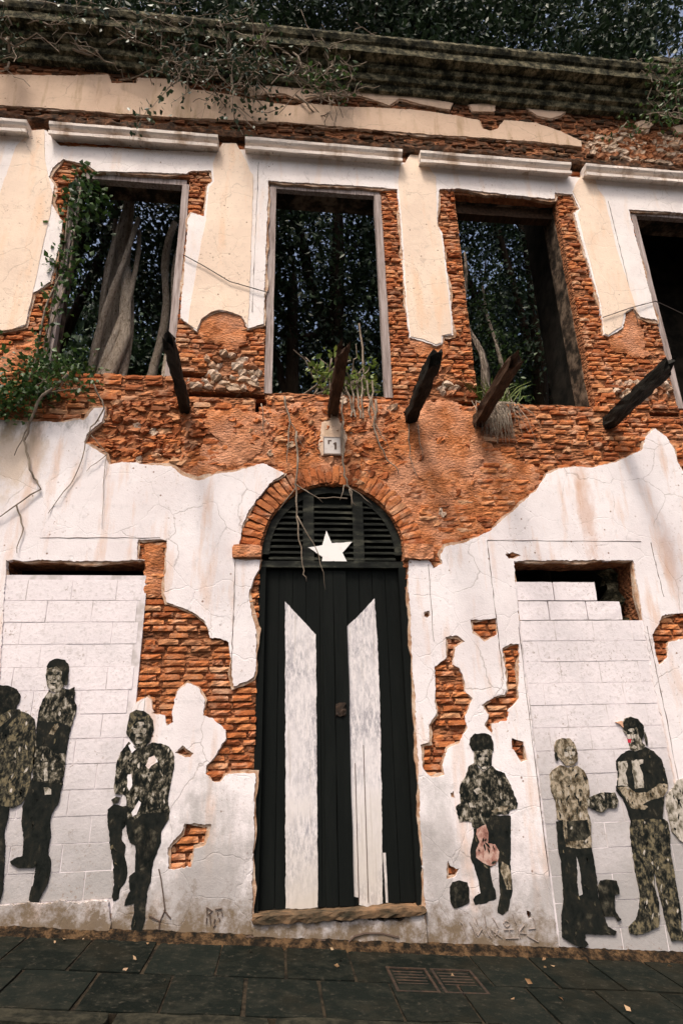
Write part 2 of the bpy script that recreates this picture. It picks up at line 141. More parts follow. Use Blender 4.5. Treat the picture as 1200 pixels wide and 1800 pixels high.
'fig_g.beak':[(3.193,1.602),(3.263,1.609),(3.261,1.552),(3.235,1.576)],
'fig_g.trousers':[(3.184,0.776),(3.488,0.771),(3.532,0.746),(3.526,0.630),(3.504,0.471),(3.501,0.337),(3.499,0.183),(3.496,0.054),(3.473,-0.072),(3.498,-0.136),(3.467,-0.155),(3.363,-0.150),(3.356,-0.066),(3.336,0.083),(3.329,0.234),(3.320,0.378),(3.298,0.247),(3.308,0.138),(3.291,0.000),(3.273,-0.051),(3.169,-0.078),(3.062,-0.093),(3.006,-0.080),(3.007,-0.039),(3.083,0.010),(3.132,0.093),(3.154,0.199),(3.148,0.330),(3.150,0.474),(3.155,0.598),(3.162,0.701)],
'fig_h.shirt':[(3.565,0.959),(3.656,1.017),(3.692,1.077),(3.761,1.099),(3.882,1.121),(3.973,1.020),(3.959,0.850),(3.822,0.585),(3.676,0.556),(3.615,0.592),(3.562,0.664),(3.552,0.746),(3.544,0.864)],
'fig_h.trousers':[(3.660,0.579),(3.822,0.585),(3.747,0.172),(3.684,-0.187),(3.566,-0.181),(3.640,0.177)],
'fig_h.head':[(3.793,1.111),(3.796,1.185),(3.854,1.246),(3.927,1.244),(3.955,1.181),(3.908,1.107)],
'fig_i.body':[(2.791,0.269),(2.818,0.311),(2.879,0.319),(2.957,0.311),(2.968,0.261),(2.964,0.207),(2.924,0.204),(2.912,0.145),(2.907,0.082),(2.948,0.022),(2.919,0.008),(2.888,0.051),(2.803,0.050),(2.795,0.076),(2.782,0.183)],
}
STROKES = {
'scribble':[[(1.551,0.072),(1.570,0.048),(1.588,-0.015),(1.592,-0.043)],[(1.626,0.068),(1.650,0.027)],[(1.683,0.088),(1.696,0.042)],[(1.758,0.110),(1.763,0.062),(1.759,0.022)],[(1.825,0.087),(1.849,0.052),(1.868,0.014)],[(1.922,0.031),(1.913,0.043),(1.933,0.062),(1.963,0.052),(1.964,0.029),(1.941,0.016),(1.922,0.028)],[(2.001,0.105),(2.010,0.067),(2.024,0.038)],[(1.649,0.022),(1.688,-0.031),(1.727,0.015),(1.750,-0.034)],[(1.761,0.011),(1.780,-0.035),(1.802,-0.056),(1.796,0.015),(1.831,-0.043),(1.863,-0.000)],[(1.809,0.003),(1.891,-0.058)],[(1.911,-0.002),(1.994,-0.004)],[(1.960,-0.005),(1.960,-0.061)],[(1.918,-0.062),(2.028,-0.065)],[(2.035,-0.008),(2.048,-0.071)],[(2.092,0.026),(2.044,-0.020)],[(2.043,-0.029),(2.101,-0.037)],[(2.123,-0.007),(2.182,-0.004),(2.183,0.053),(2.172,0.071)],[(2.106,-0.052),(2.197,-0.101)],[(1.658,0.004),(1.674,-0.041)]],
'tag':[[(-0.517,0.270),(-0.512,0.213)],[(-0.517,0.268),(-0.473,0.243),(-0.503,0.219)],[(-0.513,0.198),(-0.516,0.160)],[(-0.432,0.233),(-0.427,0.209)],[(-0.397,0.235),(-0.391,0.204)],[(-0.448,0.187),(-0.456,0.161)],[(-0.490,0.220),(-0.482,0.158)],[(-0.417,0.193),(-0.411,0.170)],[(-0.451,0.253),(-0.398,0.255)],[(-0.463,0.134),(-0.442,0.148)]],
'crack_left':[[(-0.916,0.555),(-0.905,0.522),(-0.893,0.486),(-0.865,0.366),(-0.844,0.267),(-0.878,0.192),(-0.964,0.234)],[(-0.878,0.192),(-0.880,0.116),(-0.858,0.058)],[(-0.853,0.268),(-0.795,0.207)]],
'crack_door':[[(0.616,-0.016),(0.664,0.020),(0.748,0.036),(0.887,0.029),(1.026,-0.006)],[(-0.255,0.047),(-0.166,0.061),(-0.030,0.016)],[(0.287,0.001),(0.378,0.007),(0.561,-0.017)]],
}

GA, GB = 0.0035, -0.0858                                   # the street falls to the right: z = GA + GB * x
def gz(x): return GA + GB * x

# ------------------------------------------------------------------ material helpers
MATS = {}
class NT:
    def __init__(s, name):
        s.m = bpy.data.materials.new(name); s.m.use_nodes = True; s.t = s.m.node_tree
        s.b = s.t.nodes['Principled BSDF']; s.pos = s.n('ShaderNodeNewGeometry').outputs['Position']; MATS[name] = s.m
        s.b.inputs['Specular IOR Level'].default_value = .12
    def n(s, k, **p):
        x = s.t.nodes.new(k)
        for a, v in p.items(): setattr(x, a, v)
        return x
    def l(s, a, b): s.t.links.new(a, b)
    def inp(s, node, i, v):
        if hasattr(v, 'is_linked') or isinstance(v, bpy.types.NodeSocket): s.l(v, node.inputs[i])
        else: node.inputs[i].default_value = v
    def noise(s, scale, detail=4, rough=.6, stretch=(1, 1, 1), dist=0.0):
        mp = s.n('ShaderNodeMapping'); s.l(s.pos, mp.inputs[0]); mp.inputs['Scale'].default_value = stretch
        t = s.n('ShaderNodeTexNoise'); s.l(mp.outputs[0], t.inputs['Vector'])
        t.inputs['Scale'].default_value = scale; t.inputs['Detail'].default_value = detail
        t.inputs['Roughness'].default_value = rough; t.inputs['Distortion'].default_value = dist
        return t.outputs['Fac']
    def voro(s, scale, feature='F1', stretch=(1, 1, 1), wob=0.0):
        src = s.pos
        if wob:
            nz = s.n('ShaderNodeTexNoise'); s.l(s.pos, nz.inputs['Vector']); nz.inputs['Scale'].default_value = 2.2; nz.inputs['Detail'].default_value = 6
            va = s.n('ShaderNodeVectorMath'); va.operation = 'MULTIPLY_ADD'; s.l(nz.outputs['Color'], va.inputs[0]); va.inputs[1].default_value = (wob,) * 3; s.l(s.pos, va.inputs[2]); src = va.outputs[0]
        mp = s.n('ShaderNodeMapping'); s.l(src, mp.inputs[0]); mp.inputs['Scale'].default_value = stretch
        t = s.n('ShaderNodeTexVoronoi'); t.feature = feature; s.l(mp.outputs[0], t.inputs['Vector']); t.inputs['Scale'].default_value = scale
        return t.outputs['Distance']
    def ramp(s, fac, stops, interp='LINEAR'):
        r = s.n('ShaderNodeValToRGB'); s.l(fac, r.inputs[0]); e = r.color_ramp; e.interpolation = interp
        while len(e.elements) < len(stops): e.elements.new(.5)
        for el, (p, c) in zip(e.elements, stops):
            el.position = p; el.color = (c, c, c, 1) if isinstance(c, (int, float)) else (*c, 1)
        return r.outputs[0]
    def mix(s, fac, a, b, mode='MIX'):
        m = s.n('ShaderNodeMix'); m.data_type = 'RGBA'; m.blend_type = mode
        s.inp(m, 0, fac)
        for i, v in ((6, a), (7, b)):
            if isinstance(v, tuple): m.inputs[i].default_value = (*v, 1)
            else: s.l(v, m.inputs[i])
        return m.outputs[2]
    def math(s, op, a, b=0.0):
        m = s.n('ShaderNodeMath'); m.operation = op; s.inp(m, 0, a); s.inp(m, 1, b); return m.outputs[0]
    def height(s):
        x = s.n('ShaderNodeSeparateXYZ'); s.l(s.pos, x.inputs[0]); return x.outputs
    def rnd(s):
        o = s.n('ShaderNodeObjectInfo').outputs['Random']; i = s.n('ShaderNodeNewGeometry').outputs['Random Per Island']
        return s.math('FRACT', s.math('ADD', o, i))
    def out(s, col, rough=.85, bump=None, dist=.01, strength=1.0):
        s.inp(s.b, 'Base Color', (*col, 1) if isinstance(col, tuple) else col); s.inp(s.b, 'Roughness', rough)
        if bump is not None:
            bn = s.n('ShaderNodeBump'); bn.inputs['Distance'].default_value = dist; bn.inputs['Strength'].default_value = strength
            s.l(bump, bn.inputs['Height']); s.l(bn.outputs[0], s.b.inputs['Normal'])
        return s.m

def m_plaster(name, c, stain, stain_amt=.5, grime=True, marks=(), cracks=.5):
    t = NT(name)
    n1 = t.noise(1.1, 8, .62); n2 = t.noise(3.0, 6, .62, (1.7, 1, .28)); n3 = t.noise(11, 8, .72); n4 = t.noise(.8, 4)
    col = t.mix(t.ramp(n1, [(.40, 0), (.62, 1)]), c, tuple(v * w for v, w in zip(c, (.88, .86, .86))))
    col = t.mix(t.math('MULTIPLY', t.ramp(n2, [(.53, 0), (.66, 1)]), stain_amt), col, stain)
    col = t.mix(t.ramp(n3, [(.54, 0), (.70, .5)]), col, tuple(v * .62 for v in c))
    col = t.mix(t.math('MULTIPLY', t.ramp(t.noise(34, 3, .75), [(.60, 0), (.66, 1)]), t.ramp(t.noise(1.7, 5), [(.47, 0), (.58, .7)])), col, (.30, .20, .14))
    sp = t.voro(8); col = t.mix(t.math('MULTIPLY', t.ramp(sp, [(.05, 1), (.10, 0)]), t.ramp(n4, [(.46, 0), (.54, .9)])), col, (.20, .11, .07))
    cr = t.voro(1.9, 'DISTANCE_TO_EDGE', wob=.35)                # hairline cracks
    col = t.mix(t.math('MULTIPLY', t.ramp(cr, [(.0, 1), (.011, 0)]), t.ramp(t.noise(1.3, 3), [(.49, 0), (.56, cracks)])), col, (.22, .17, .14))
    X = t.height()
    for (mx, mz, rx, rz, mc, amt) in marks:                     # single stains: mould under the shrub, rust runs, bare grey cement
        dx = t.math('DIVIDE', t.math('SUBTRACT', X[0], mx), rx); dz = t.math('DIVIDE', t.math('SUBTRACT', X[2], mz), rz)
        d = t.math('SQRT', t.math('ADD', t.math('MULTIPLY', dx, dx), t.math('MULTIPLY', dz, dz)))
        d = t.math('ADD', d, t.math('MULTIPLY', t.math('SUBTRACT', t.noise(4.5, 7, .7, (1.5, 1, .7)), .5), 2.4))
        col = t.mix(t.math('MULTIPLY', t.ramp(d, [(.35, 1), (1.0, 0)]), amt), col, mc)
    if grime:                                             # splashed street dirt on the foot of the wall
        z = t.math('SUBTRACT', X[2], t.math('MULTIPLY', X[0], -.0858)); nb = t.noise(2.0, 8, .7)
        g = t.math('ADD', z, t.math('MULTIPLY', t.math('SUBTRACT', nb, .5), 4.5))
        col = t.mix(t.ramp(g, [(.25, .8), (1.0, .0)]), col, (.37, .345, .335))
        k = t.math('ADD', z, t.math('MULTIPLY', t.math('SUBTRACT', t.noise(7, 7, .75), .5), 1.3))
        col = t.mix(t.ramp(k, [(.05, .95), (.34, 0)]), col, (.17, .125, .08))
    b = t.math('ADD', t.math('MULTIPLY', n3, .6), t.math('ADD', t.math('MULTIPLY', t.noise(60, 4, .7), .5), t.math('MULTIPLY', n1, 2.0)))
    b = t.math('SUBTRACT', b, t.math('MULTIPLY', t.ramp(cr, [(.0, 1), (.011, 0)]), .3))
    return t.out(col, .9, b, .007, .8)
MOULD, RUST, CEMENT = (.055, .055, .04), (.52, .28, .16), (.40, .38, .37)
m_plaster('plaster_white', (.83, .785, .79), (.66, .45, .33), .6, True, ((-2.75, 4.75, .75, .38, MOULD, .95), (3.28, 3.75, .12, .7, RUST, .5), (-2.6, 4.2, .35, .5, (.60, .46, .33), .7), (-.55, .55, .38, .75, CEMENT, .8), (1.45, 3.9, .2, .5, RUST, .3), (1.42, .6, .2, .7, CEMENT, .6), (4.1, 3.2, .10, .5, RUST, .4)))
m_plaster('plaster_upper', (.84, .79, .765), (.74, .56, .42), .5, False, (), .3)
m_plaster('plaster_hood', (.83, .75, .68), (.34, .22, .13), .7, False)
m_plaster('plaster_peach', (.83, .675, .54), (.78, .54, .37), .7, False, (), .3)
m_plaster('plaster_frieze', (.62, .46, .34), (.36, .25, .15), .8, False)

t = NT('undercoat'); n = t.noise(9, 7, .72); t.out(t.ramp(n, [(.38, (.30, .16, .09)), (.5, (.47, .31, .21)), (.62, (.60, .48, .38))]), .95, n, .015)
t = NT('brick'); r = t.rnd()
c = t.ramp(r, [(0, (.20, .06, .024)), (.25, (.38, .115, .04)), (.6, (.48, .16, .055)), (.85, (.56, .22, .085)), (1, (.52, .29, .16))])
n = t.noise(16, 6, .7); c = t.mix(t.ramp(n, [(.48, 0), (.78, .6)]), c, (.22, .08, .035))
c = t.mix(t.ramp(t.noise(5, 6), [(.50, 0), (.66, .6)]), c, (.60, .38, .25))
c = t.mix(t.ramp(t.noise(.9, 5), [(.50, 0), (.64, .55)]), c, (.24, .10, .05))
t.out(c, .92, t.math('ADD', n, t.math('MULTIPLY', t.noise(70, 4), .5)), .012, .9)
t = NT('shaded_brick'); r = t.rnd(); n = t.noise(9, 7, .72)  # darker copy of brick: shade under the cornice put into the colour
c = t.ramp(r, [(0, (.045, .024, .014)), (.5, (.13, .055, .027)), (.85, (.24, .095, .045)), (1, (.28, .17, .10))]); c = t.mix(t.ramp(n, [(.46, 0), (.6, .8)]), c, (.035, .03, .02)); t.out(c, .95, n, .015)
t = NT('dark_mortar'); n = t.noise(9, 7, .7); t.out(t.ramp(n, [(.38, (.015, .011, .008)), (.52, (.07, .036, .02)), (.66, (.18, .085, .045))]), .95, n, .03)  # darker mortar for the course over the hoods
t = NT('mortar'); n = t.noise(9, 7, .7); v = t.voro(17, 'F1', (1, 1, 1.9))
c = t.ramp(n, [(.3, (.13, .055, .03)), (.5, (.30, .12, .055)), (.68, (.42, .19, .09)), (.85, (.48, .34, .24))])
t.out(c, .95, t.math('SUBTRACT', n, t.math('MULTIPLY', v, 1.4)), .03, 1.0)
t = NT('orange_coat'); n = t.noise(6, 7, .7); n2 = t.noise(1.7, 3)
c = t.ramp(n, [(.38, (.26, .085, .03)), (.5, (.46, .165, .062)), (.62, (.60, .26, .125))])
c = t.mix(t.ramp(n2, [(.45, 0), (.6, .6)]), c, (.62, .33, .21)); c = t.mix(t.ramp(t.noise(2.6, 6), [(.52, 0), (.62, .6)]), c, (.25, .10, .045))
t.out(c, .95, t.math('SUBTRACT', t.math('ADD', n, t.math('MULTIPLY', t.noise(45, 6, .75), .9)), t.math('MULTIPLY', t.voro(26, 'F1', (1, 1, 1.8), wob=.1), .7)), .014, 1.0)
t = NT('rubble'); r = t.rnd(); n = t.noise(14, 6, .7)
c = t.ramp(r, [(0, (.34, .13, .055)), (.35, (.42, .20, .11)), (.55, (.50, .36, .25)), (1, (.60, .48, .38))])
c = t.mix(t.ramp(n, [(.45, 0), (.75, .7)]), c, (.26, .13, .07)); t.out(c, .95, n, .02, 1.0)
t = NT('block_paint'); n = t.noise(1.6, 6, .65); n2 = t.noise(28, 5, .7); z = t.height()[2]
c = t.mix(t.ramp(n, [(.42, 0), (.6, .8)]), (.79, .73, .745), (.68, .635, .65))
thin = t.math('ADD', z, t.math('MULTIPLY', t.noise(1.1, 6, .6), 2.2))
c = t.mix(t.ramp(t.math('MULTIPLY', thin, .3), [(.46, .9), (.85, 0)]), c, (.35, .335, .325))
c = t.mix(t.ramp(n2, [(.53, 0), (.66, .4)]), c, (.40, .36, .34)); c = t.mix(t.math('MULTIPLY', t.ramp(t.noise(34, 3, .75), [(.60, 0), (.66, 1)]), t.ramp(t.noise(1.7, 5), [(.47, 0), (.58, .7)])), c, (.26, .2, .16)); t.out(c, .85, n2, .006, .8)
t = NT('block_joint'); t.out(t.ramp(t.noise(5, 4), [(.4, (.50, .46, .45)), (.5, (.68, .63, .64)), (.6, (.75, .695, .71))]), .95)
t = NT('black_paint'); n = t.noise(7, 6, .7, (1, 1, .15)); n2 = t.noise(30, 5, .75)
c = t.mix(t.ramp(n, [(.5, 0), (.8, .6)]), (.004, .0055, .005), (.011, .013, .0115)); c = t.mix(t.ramp(n2, [(.72, 0), (.78, .5)]), c, (.10, .09, .07))
t.out(c, .8, t.noise(20, 5, .6, (3, 1, .1)), .004, .6)
t = NT('white_stripe'); n = t.noise(46, 7, .78, (1, 1, .28)); n2 = t.noise(1.6, 5); z = t.height()[2]
c = t.mix(t.ramp(z, [(0, 0), (1, 0)]), (.74, .70, .70), (.74, .70, .70))
w = t.math('MULTIPLY', t.ramp(n, [(.42, 0), (.58, 1)]), t.ramp(n2, [(.40, .15), (.58, .9)]))
c = t.mix(w, c, (.30, .29, .32)); c = t.mix(t.ramp(t.noise(9, 6, .7, (4, 1, .12)), [(.56, 0), (.66, .6)]), c, (.40, .36, .32)); c = t.mix(t.ramp(t.math('ADD', t.math('MULTIPLY', z, .5), n2), [(.55, .7), (1.05, 0)]), c, (.50, .45, .38))
t.out(c, .7, n, .003, .7)
t = NT('star_paint'); t.out(t.mix(t.ramp(t.noise(20, 4), [(.55, 0), (.75, .4)]), (.84, .82, .80), (.6, .57, .54)), .6)
t = NT('louvre_paint'); n = t.noise(12, 6, .7, (.3, 1, 1)); t.out(t.ramp(n, [(.40, (.006, .007, .006)), (.54, (.018, .02, .016)), (.66, (.07, .07, .052))]), .6, n, .004)
t = NT('grey_wood'); n = t.noise(18, 6, .7, (2, 2, .12)); t.out(t.ramp(n, [(.3, (.12, .09, .075)), (.5, (.33, .27, .25)), (.75, (.55, .49, .47))]), .85, n, .008)
t = NT('charred_wood'); n = t.noise(26, 6, .7, (1, .2, 1)); t.out(t.ramp(n, [(.35, (.006, .006, .005)), (.6, (.018, .017, .014)), (.85, (.07, .055, .04))]), .7, n, .012)
t = NT('brown_wood'); n = t.noise(26, 6, .7, (1, .2, 1)); t.out(t.ramp(n, [(.35, (.02, .012, .008)), (.6, (.07, .04, .024)), (.85, (.16, .10, .06))]), .8, n, .012)
t = NT('bark'); n = t.noise(26, 9, .8, (1.6, 1.6, .5), .9); t.out(t.ramp(n, [(.34, (.07, .05, .034)), (.42, (.32, .25, .18)), (.50, (.52, .43, .34)), (.60, (.68, .60, .50))]), .95, n, .05)
t = NT('root_grey'); n = t.noise(22, 7, .75, (2, 2, .4), .6); t.out(t.ramp(n, [(.4, (.03, .024, .018)), (.5, (.14, .11, .085)), (.6, (.34, .29, .24))]), .95, n, .02)
t = NT('bark_dark'); n = t.noise(12, 7, .75, (2, 2, .25), .6); t.out(t.ramp(n, [(.3, (.02, .014, .01)), (.55, (.055, .04, .028)), (.8, (.11, .08, .06))]), .95, n, .03)
t = NT('twig'); n = t.noise(9, 5); t.out(t.ramp(n, [(.3, (.12, .09, .065)), (.6, (.27, .22, .17)), (.85, (.45, .39, .32))]), .9)
def m_leaf(name, a, b, tr=.25):
    t = NT(name); r = t.rnd(); c = t.mix(r, a, b); t.out(c, .45)
    t.b.inputs['Specular IOR Level'].default_value = .35
    tl = t.n('ShaderNodeBsdfTranslucent'); t.l(c, tl.inputs[0]); mx = t.n('ShaderNodeMixShader'); mx.inputs[0].default_value = tr
    t.l(t.b.outputs[0], mx.inputs[1]); t.l(tl.outputs[0], mx.inputs[2]); t.l(mx.outputs[0], t.t.nodes['Material Output'].inputs[0])
m_leaf('leaf_dark', (.022, .042, .022), (.045, .08, .035), .12)
m_leaf('leaf_ivy', (.018, .05, .013), (.07, .13, .03))
m_leaf('leaf_light', (.10, .17, .03), (.22, .27, .06), .35)
m_leaf('leaf_litter', (.16, .08, .03), (.42, .30, .18), 0.0)
t = NT('mossy_stone'); n = t.noise(6.5, 9, .78, (1.2, 1, 1.5)); n2 = t.noise(20, 5, .7)
c = t.ramp(n, [(.41, (.012, .013, .009)), (.49, (.05, .048, .03)), (.56, (.15, .135, .085)), (.66, (.30, .26, .17))]); t.out(c, .95, t.math('ADD', n, t.math('MULTIPLY', n2, .5)), .02)
t = NT('slab'); r = t.rnd(); n = t.noise(6, 7, .7); c = t.mix(r, (.0045, .0064, .0052), (.0090, .0118, .0096)); c = t.mix(t.ramp(n, [(.46, 0), (.6, .75)]), c, (.018, .019, .0145)); c = t.mix(t.ramp(t.noise(1.8, 6), [(.50, 0), (.62, .4)]), c, (.020, .017, .011)); c = t.mix(t.ramp(t.noise(24, 5, .75), [(.58, 0), (.66, .6)]), c, (.05, .044, .034))
t.b.inputs['Specular IOR Level'].default_value = .04
t.out(c, .85, t.math('ADD', n, t.math('MULTIPLY', t.noise(40, 4), .4)), .008)
t = NT('slab_joint'); n = t.noise(10, 6, .7); t.out(t.ramp(n, [(.40, (.008, .007, .005)), (.6, (.036, .028, .018))]), .95, n, .01)
t = NT('dirt'); n = t.noise(11, 7, .75); t.out(t.ramp(n, [(.42, (.008, .007, .005)), (.5, (.032, .020, .011)), (.60, (.10, .06, .03))]), .97, n, .03)
t = NT('asphalt'); n = t.noise(60, 4, .7); t.out(t.ramp(n, [(.3, (.03, .03, .028)), (.7, (.065, .062, .058))]), .9, n, .004)
t = NT('kerb_stone'); n = t.noise(9, 6, .7); t.out(t.ramp(n, [(.42, (.008, .009, .006)), (.6, (.032, .030, .02))]), .9, n, .01)
t = NT('rusty_iron'); n = t.noise(20, 6, .7); t.out(t.ramp(n, [(.35, (.018, .016, .014)), (.6, (.05, .032, .022)), (.8, (.12, .06, .03))]), .7, n, .006)
t = NT('threshold_stone'); n = t.noise(8, 6, .7, (.5, 1, 1)); t.out(t.ramp(n, [(.35, (.035, .03, .02)), (.5, (.13, .085, .05)), (.75, (.34, .19, .10))]), .9, n, .015)
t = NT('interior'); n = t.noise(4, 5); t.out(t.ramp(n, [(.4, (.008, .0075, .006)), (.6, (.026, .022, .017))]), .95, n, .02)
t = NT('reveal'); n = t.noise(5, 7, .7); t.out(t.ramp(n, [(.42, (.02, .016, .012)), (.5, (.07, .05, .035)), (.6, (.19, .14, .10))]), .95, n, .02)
t = NT('line'); t.out((.10, .07, .055), .95)
t = NT('faint_line'); t.out((.30, .25, .22), .95)
t = NT('wire'); t.out((.06, .05, .045), .7)
t = NT('tile'); t.out(t.mix(t.ramp(t.noise(30, 4), [(.5, 0), (.7, .5)]), (.60, .56, .53), (.42, .34, .30)), .5)
t = NT('ink'); t.out((.02, .02, .02), .7)
def m_ink(name, stops, scale=22, stretch=(1.1, 1, .85), detail=4):
    t = NT(name); n = t.noise(scale * .55, 8, .72, stretch, .35); g = t.noise(scale * 1.1, 5, .6, (1.4, 1, .8), .5)
    f = t.math('ADD', t.math('MULTIPLY', n, .65), t.math('MULTIPLY', g, .35))
    c = t.ramp(f, stops); t.out(c, .9, t.noise(50, 3), .002)
BK, DK, OLV, TAN, CRM = (.005, .007, .006), (.018, .0175, .0135), (.058, .054, .039), (.155, .136, .100), (.40, .365, .31)
m_ink('ink_black', [(.40, BK), (.50, (.012, .014, .012)), (.56, DK), (.63, OLV)], 14)
m_ink('ink_dark', [(.42, BK), (.50, DK), (.56, OLV), (.64, TAN)], 14)
m_ink('ink_olive', [(.42, BK), (.47, DK), (.51, OLV), (.56, (.17, .14, .08)), (.63, TAN)], 22)
m_ink('ink_camo', [(.44, BK), (.485, DK), (.515, OLV), (.55, TAN), (.60, CRM)], 24)
m_ink('ink_tan', [(.41, DK), (.455, (.11, .08, .045)), (.495, TAN), (.54, (.36, .29, .20)), (.60, CRM)], 22)
m_ink('ink_skin', [(.42, BK), (.47, OLV), (.51, TAN), (.57, CRM)], 30)
m_ink('ink_pale', [(.38, OLV), (.45, TAN), (.51, CRM), (.62, (.62, .56, .50))], 22)
m_ink('ink_pink', [(.40, (.16, .07, .055)), (.48, (.36, .19, .15)), (.56, (.52, .36, .30))], 18)
m_ink('ink_hair', [(.45, BK), (.54, DK), (.62, OLV)], 30)
t = NT('ink_red'); t.out((.55, .03, .06), .8)
t = NT('ink_orange'); t.out((.62, .36, .24), .8)

# ------------------------------------------------------------------ mesh helpers
def link(name, verts, faces, mat, parent=None, smooth=False):
    me = bpy.data.meshes.new(name); me.from_pydata(verts, [], faces); me.update()
    me.materials.append(MATS[mat])
    if smooth: me.polygons.foreach_set('use_smooth', [True] * len(me.polygons))
    ob = bpy.data.objects.new(name, me); COL.objects.link(ob); adopt(ob, parent); return ob
def adopt(ob, parent):
    if parent is not None:
        ob.parent = parent
        if parent.type == 'EMPTY': ob.matrix_parent_inverse = Matrix.Translation(-parent.location)
def thing(name, label, cat, loc=(0, 0, 0), group=None):
    o = bpy.data.objects.new(name, None); o.empty_display_size = .2; o.location = loc; COL.objects.link(o); return tag(o, label, cat, group)
def tag(o, label, cat, group=None):
    o['label'] = label; o['category'] = cat
    if group: o['group'] = group
    return o
def kind(o, k): o['kind'] = k; return o

def inside(poly, pts):
    p = np.asarray(poly); x, y = pts[:, 0], pts[:, 1]; r = np.zeros(len(pts), bool)
    x1, y1 = p[:, 0], p[:, 1]; x2, y2 = np.roll(x1, -1), np.roll(y1, -1)
    for a, b, c, d in zip(x1, y1, x2, y2):
        if b == d: continue
        m = ((b > y) != (d > y)) & (x < (c - a) * (y - b) / (d - b) + a); r ^= m
    return r
def grown(poly, d, seed):
    '''outline pushed outwards by an uneven amount'''
    p = [Vector(q) for q in ragged(poly, .05, 0, 0)]; n = len(p); area = sum(p[i].x * p[(i + 1) % n].y - p[(i + 1) % n].x * p[i].y for i in range(n)); sg = 1 if area > 0 else -1; out = []
    for i in range(n):
        e = p[(i + 1) % n] - p[i - 1]; nn = Vector((e.y, -e.x)) * sg
        nn = nn.normalized() if nn.length > 1e-6 else nn
        k = .45 + noise.noise(Vector((p[i].x * 3.1, p[i].y * 3.1, seed))) * 1.1
        out.append(tuple(p[i] + nn * d * max(-.3, k)))
    return out
def ragged(poly, step, amp, seed=0.0):
    out = []
    n = len(poly)
    for i in range(n):
        a, b = Vector(poly[i]), Vector(poly[(i + 1) % n]); k = max(1, int((b - a).length / step))
        for j in range(k): out.append(a.lerp(b, j / k))
    res = []
    for p in out:
        v = noise.noise_vector(Vector((p.x * 7, p.y * 7, seed))) * amp + noise.noise_vector(Vector((p.x * 31, p.y * 31, seed + 5))) * amp * .6 + noise.noise_vector(Vector((p.x * 75, p.y * 75, seed + 8))) * amp * .75
        res.append((p.x + v.x, p.y + v.z))
    return res
def sheet(name, outline, holes, y0, y1, mat, parent=None, step=.03, amp=.012, grid=.12, relief=.003, rfreq=2.5, lip=.004, seed=0.0, back=False):
    polys = [ragged(outline, step, amp, seed)] + [ragged(h, step, amp, seed + 1) for h in holes]
    pts = []; edges = []
    for p in polys:
        s = len(pts); pts += p; edges += [(s + i, s + (i + 1) % len(p)) for i in range(len(p))]
    a = np.array(polys[0]); lo, hi = a.min(0), a.max(0)
    if grid:
        gx, gy = np.meshgrid(np.arange(lo[0], hi[0], grid), np.arange(lo[1], hi[1], grid))
        g = np.stack([gx.ravel(), gy.ravel()], 1) + RNG.uniform(-grid * .3, grid * .3, (gx.size, 2))
        ok = inside(polys[0], g)
        for h in polys[1:]: ok &= ~inside(h, g)
        pts += [tuple(q) for q in g[ok]]
    V, E, F, *_ = delaunay_2d_cdt([Vector(p) for p in pts], edges, [], 0, 1e-5)
    V = np.array([(v.x, v.y) for v in V]); F = np.array([f for f in F if len(f) == 3])
    c = V[F].mean(1); ok = inside(polys[0], c)
    for h in polys[1:]: ok &= ~inside(h, c)
    F = F[ok]
    cnt = {}
    for f in F:
        for i in range(3):
            e = (int(f[i]), int(f[(i + 1) % 3])); k = (min(e), max(e)); cnt.setdefault(k, []).append(e)
    be = [v[0] for v in cnt.values() if len(v) == 1]
    bset = set(i for e in be for i in e)
    verts = []
    for i, (x, z) in enumerate(V):
        q = Vector((x * rfreq, z * rfreq, seed * 3 + 1.7))
        d = noise.noise(q) * relief + noise.noise(q * 3.7) * relief * .7
        verts.append((x, y0 + d + (lip if i in bset else 0), z))
    faces = []
    for f in F:
        a, b, c = (int(i) for i in f)
        (x1, z1), (x2, z2), (x3, z3) = V[a], V[b], V[c]
        ccw = (x2 - x1) * (z3 - z1) - (x3 - x1) * (z2 - z1) > 0      # seen from -y
        faces.append((a, b, c) if ccw else (a, c, b))
    nf = len(faces); bm = {}
    for i in bset: bm[i] = len(verts); verts.append((V[i][0], y1, V[i][1]))
    for a, b in be: faces.append((b, a, bm[a], bm[b]))
    ob = link(name, verts, faces, mat, parent)
    ob.data.polygons.foreach_set('use_smooth', np.ones(len(faces), bool)); ob.data.set_sharp_from_angle(angle=math.radians(38))
    return ob

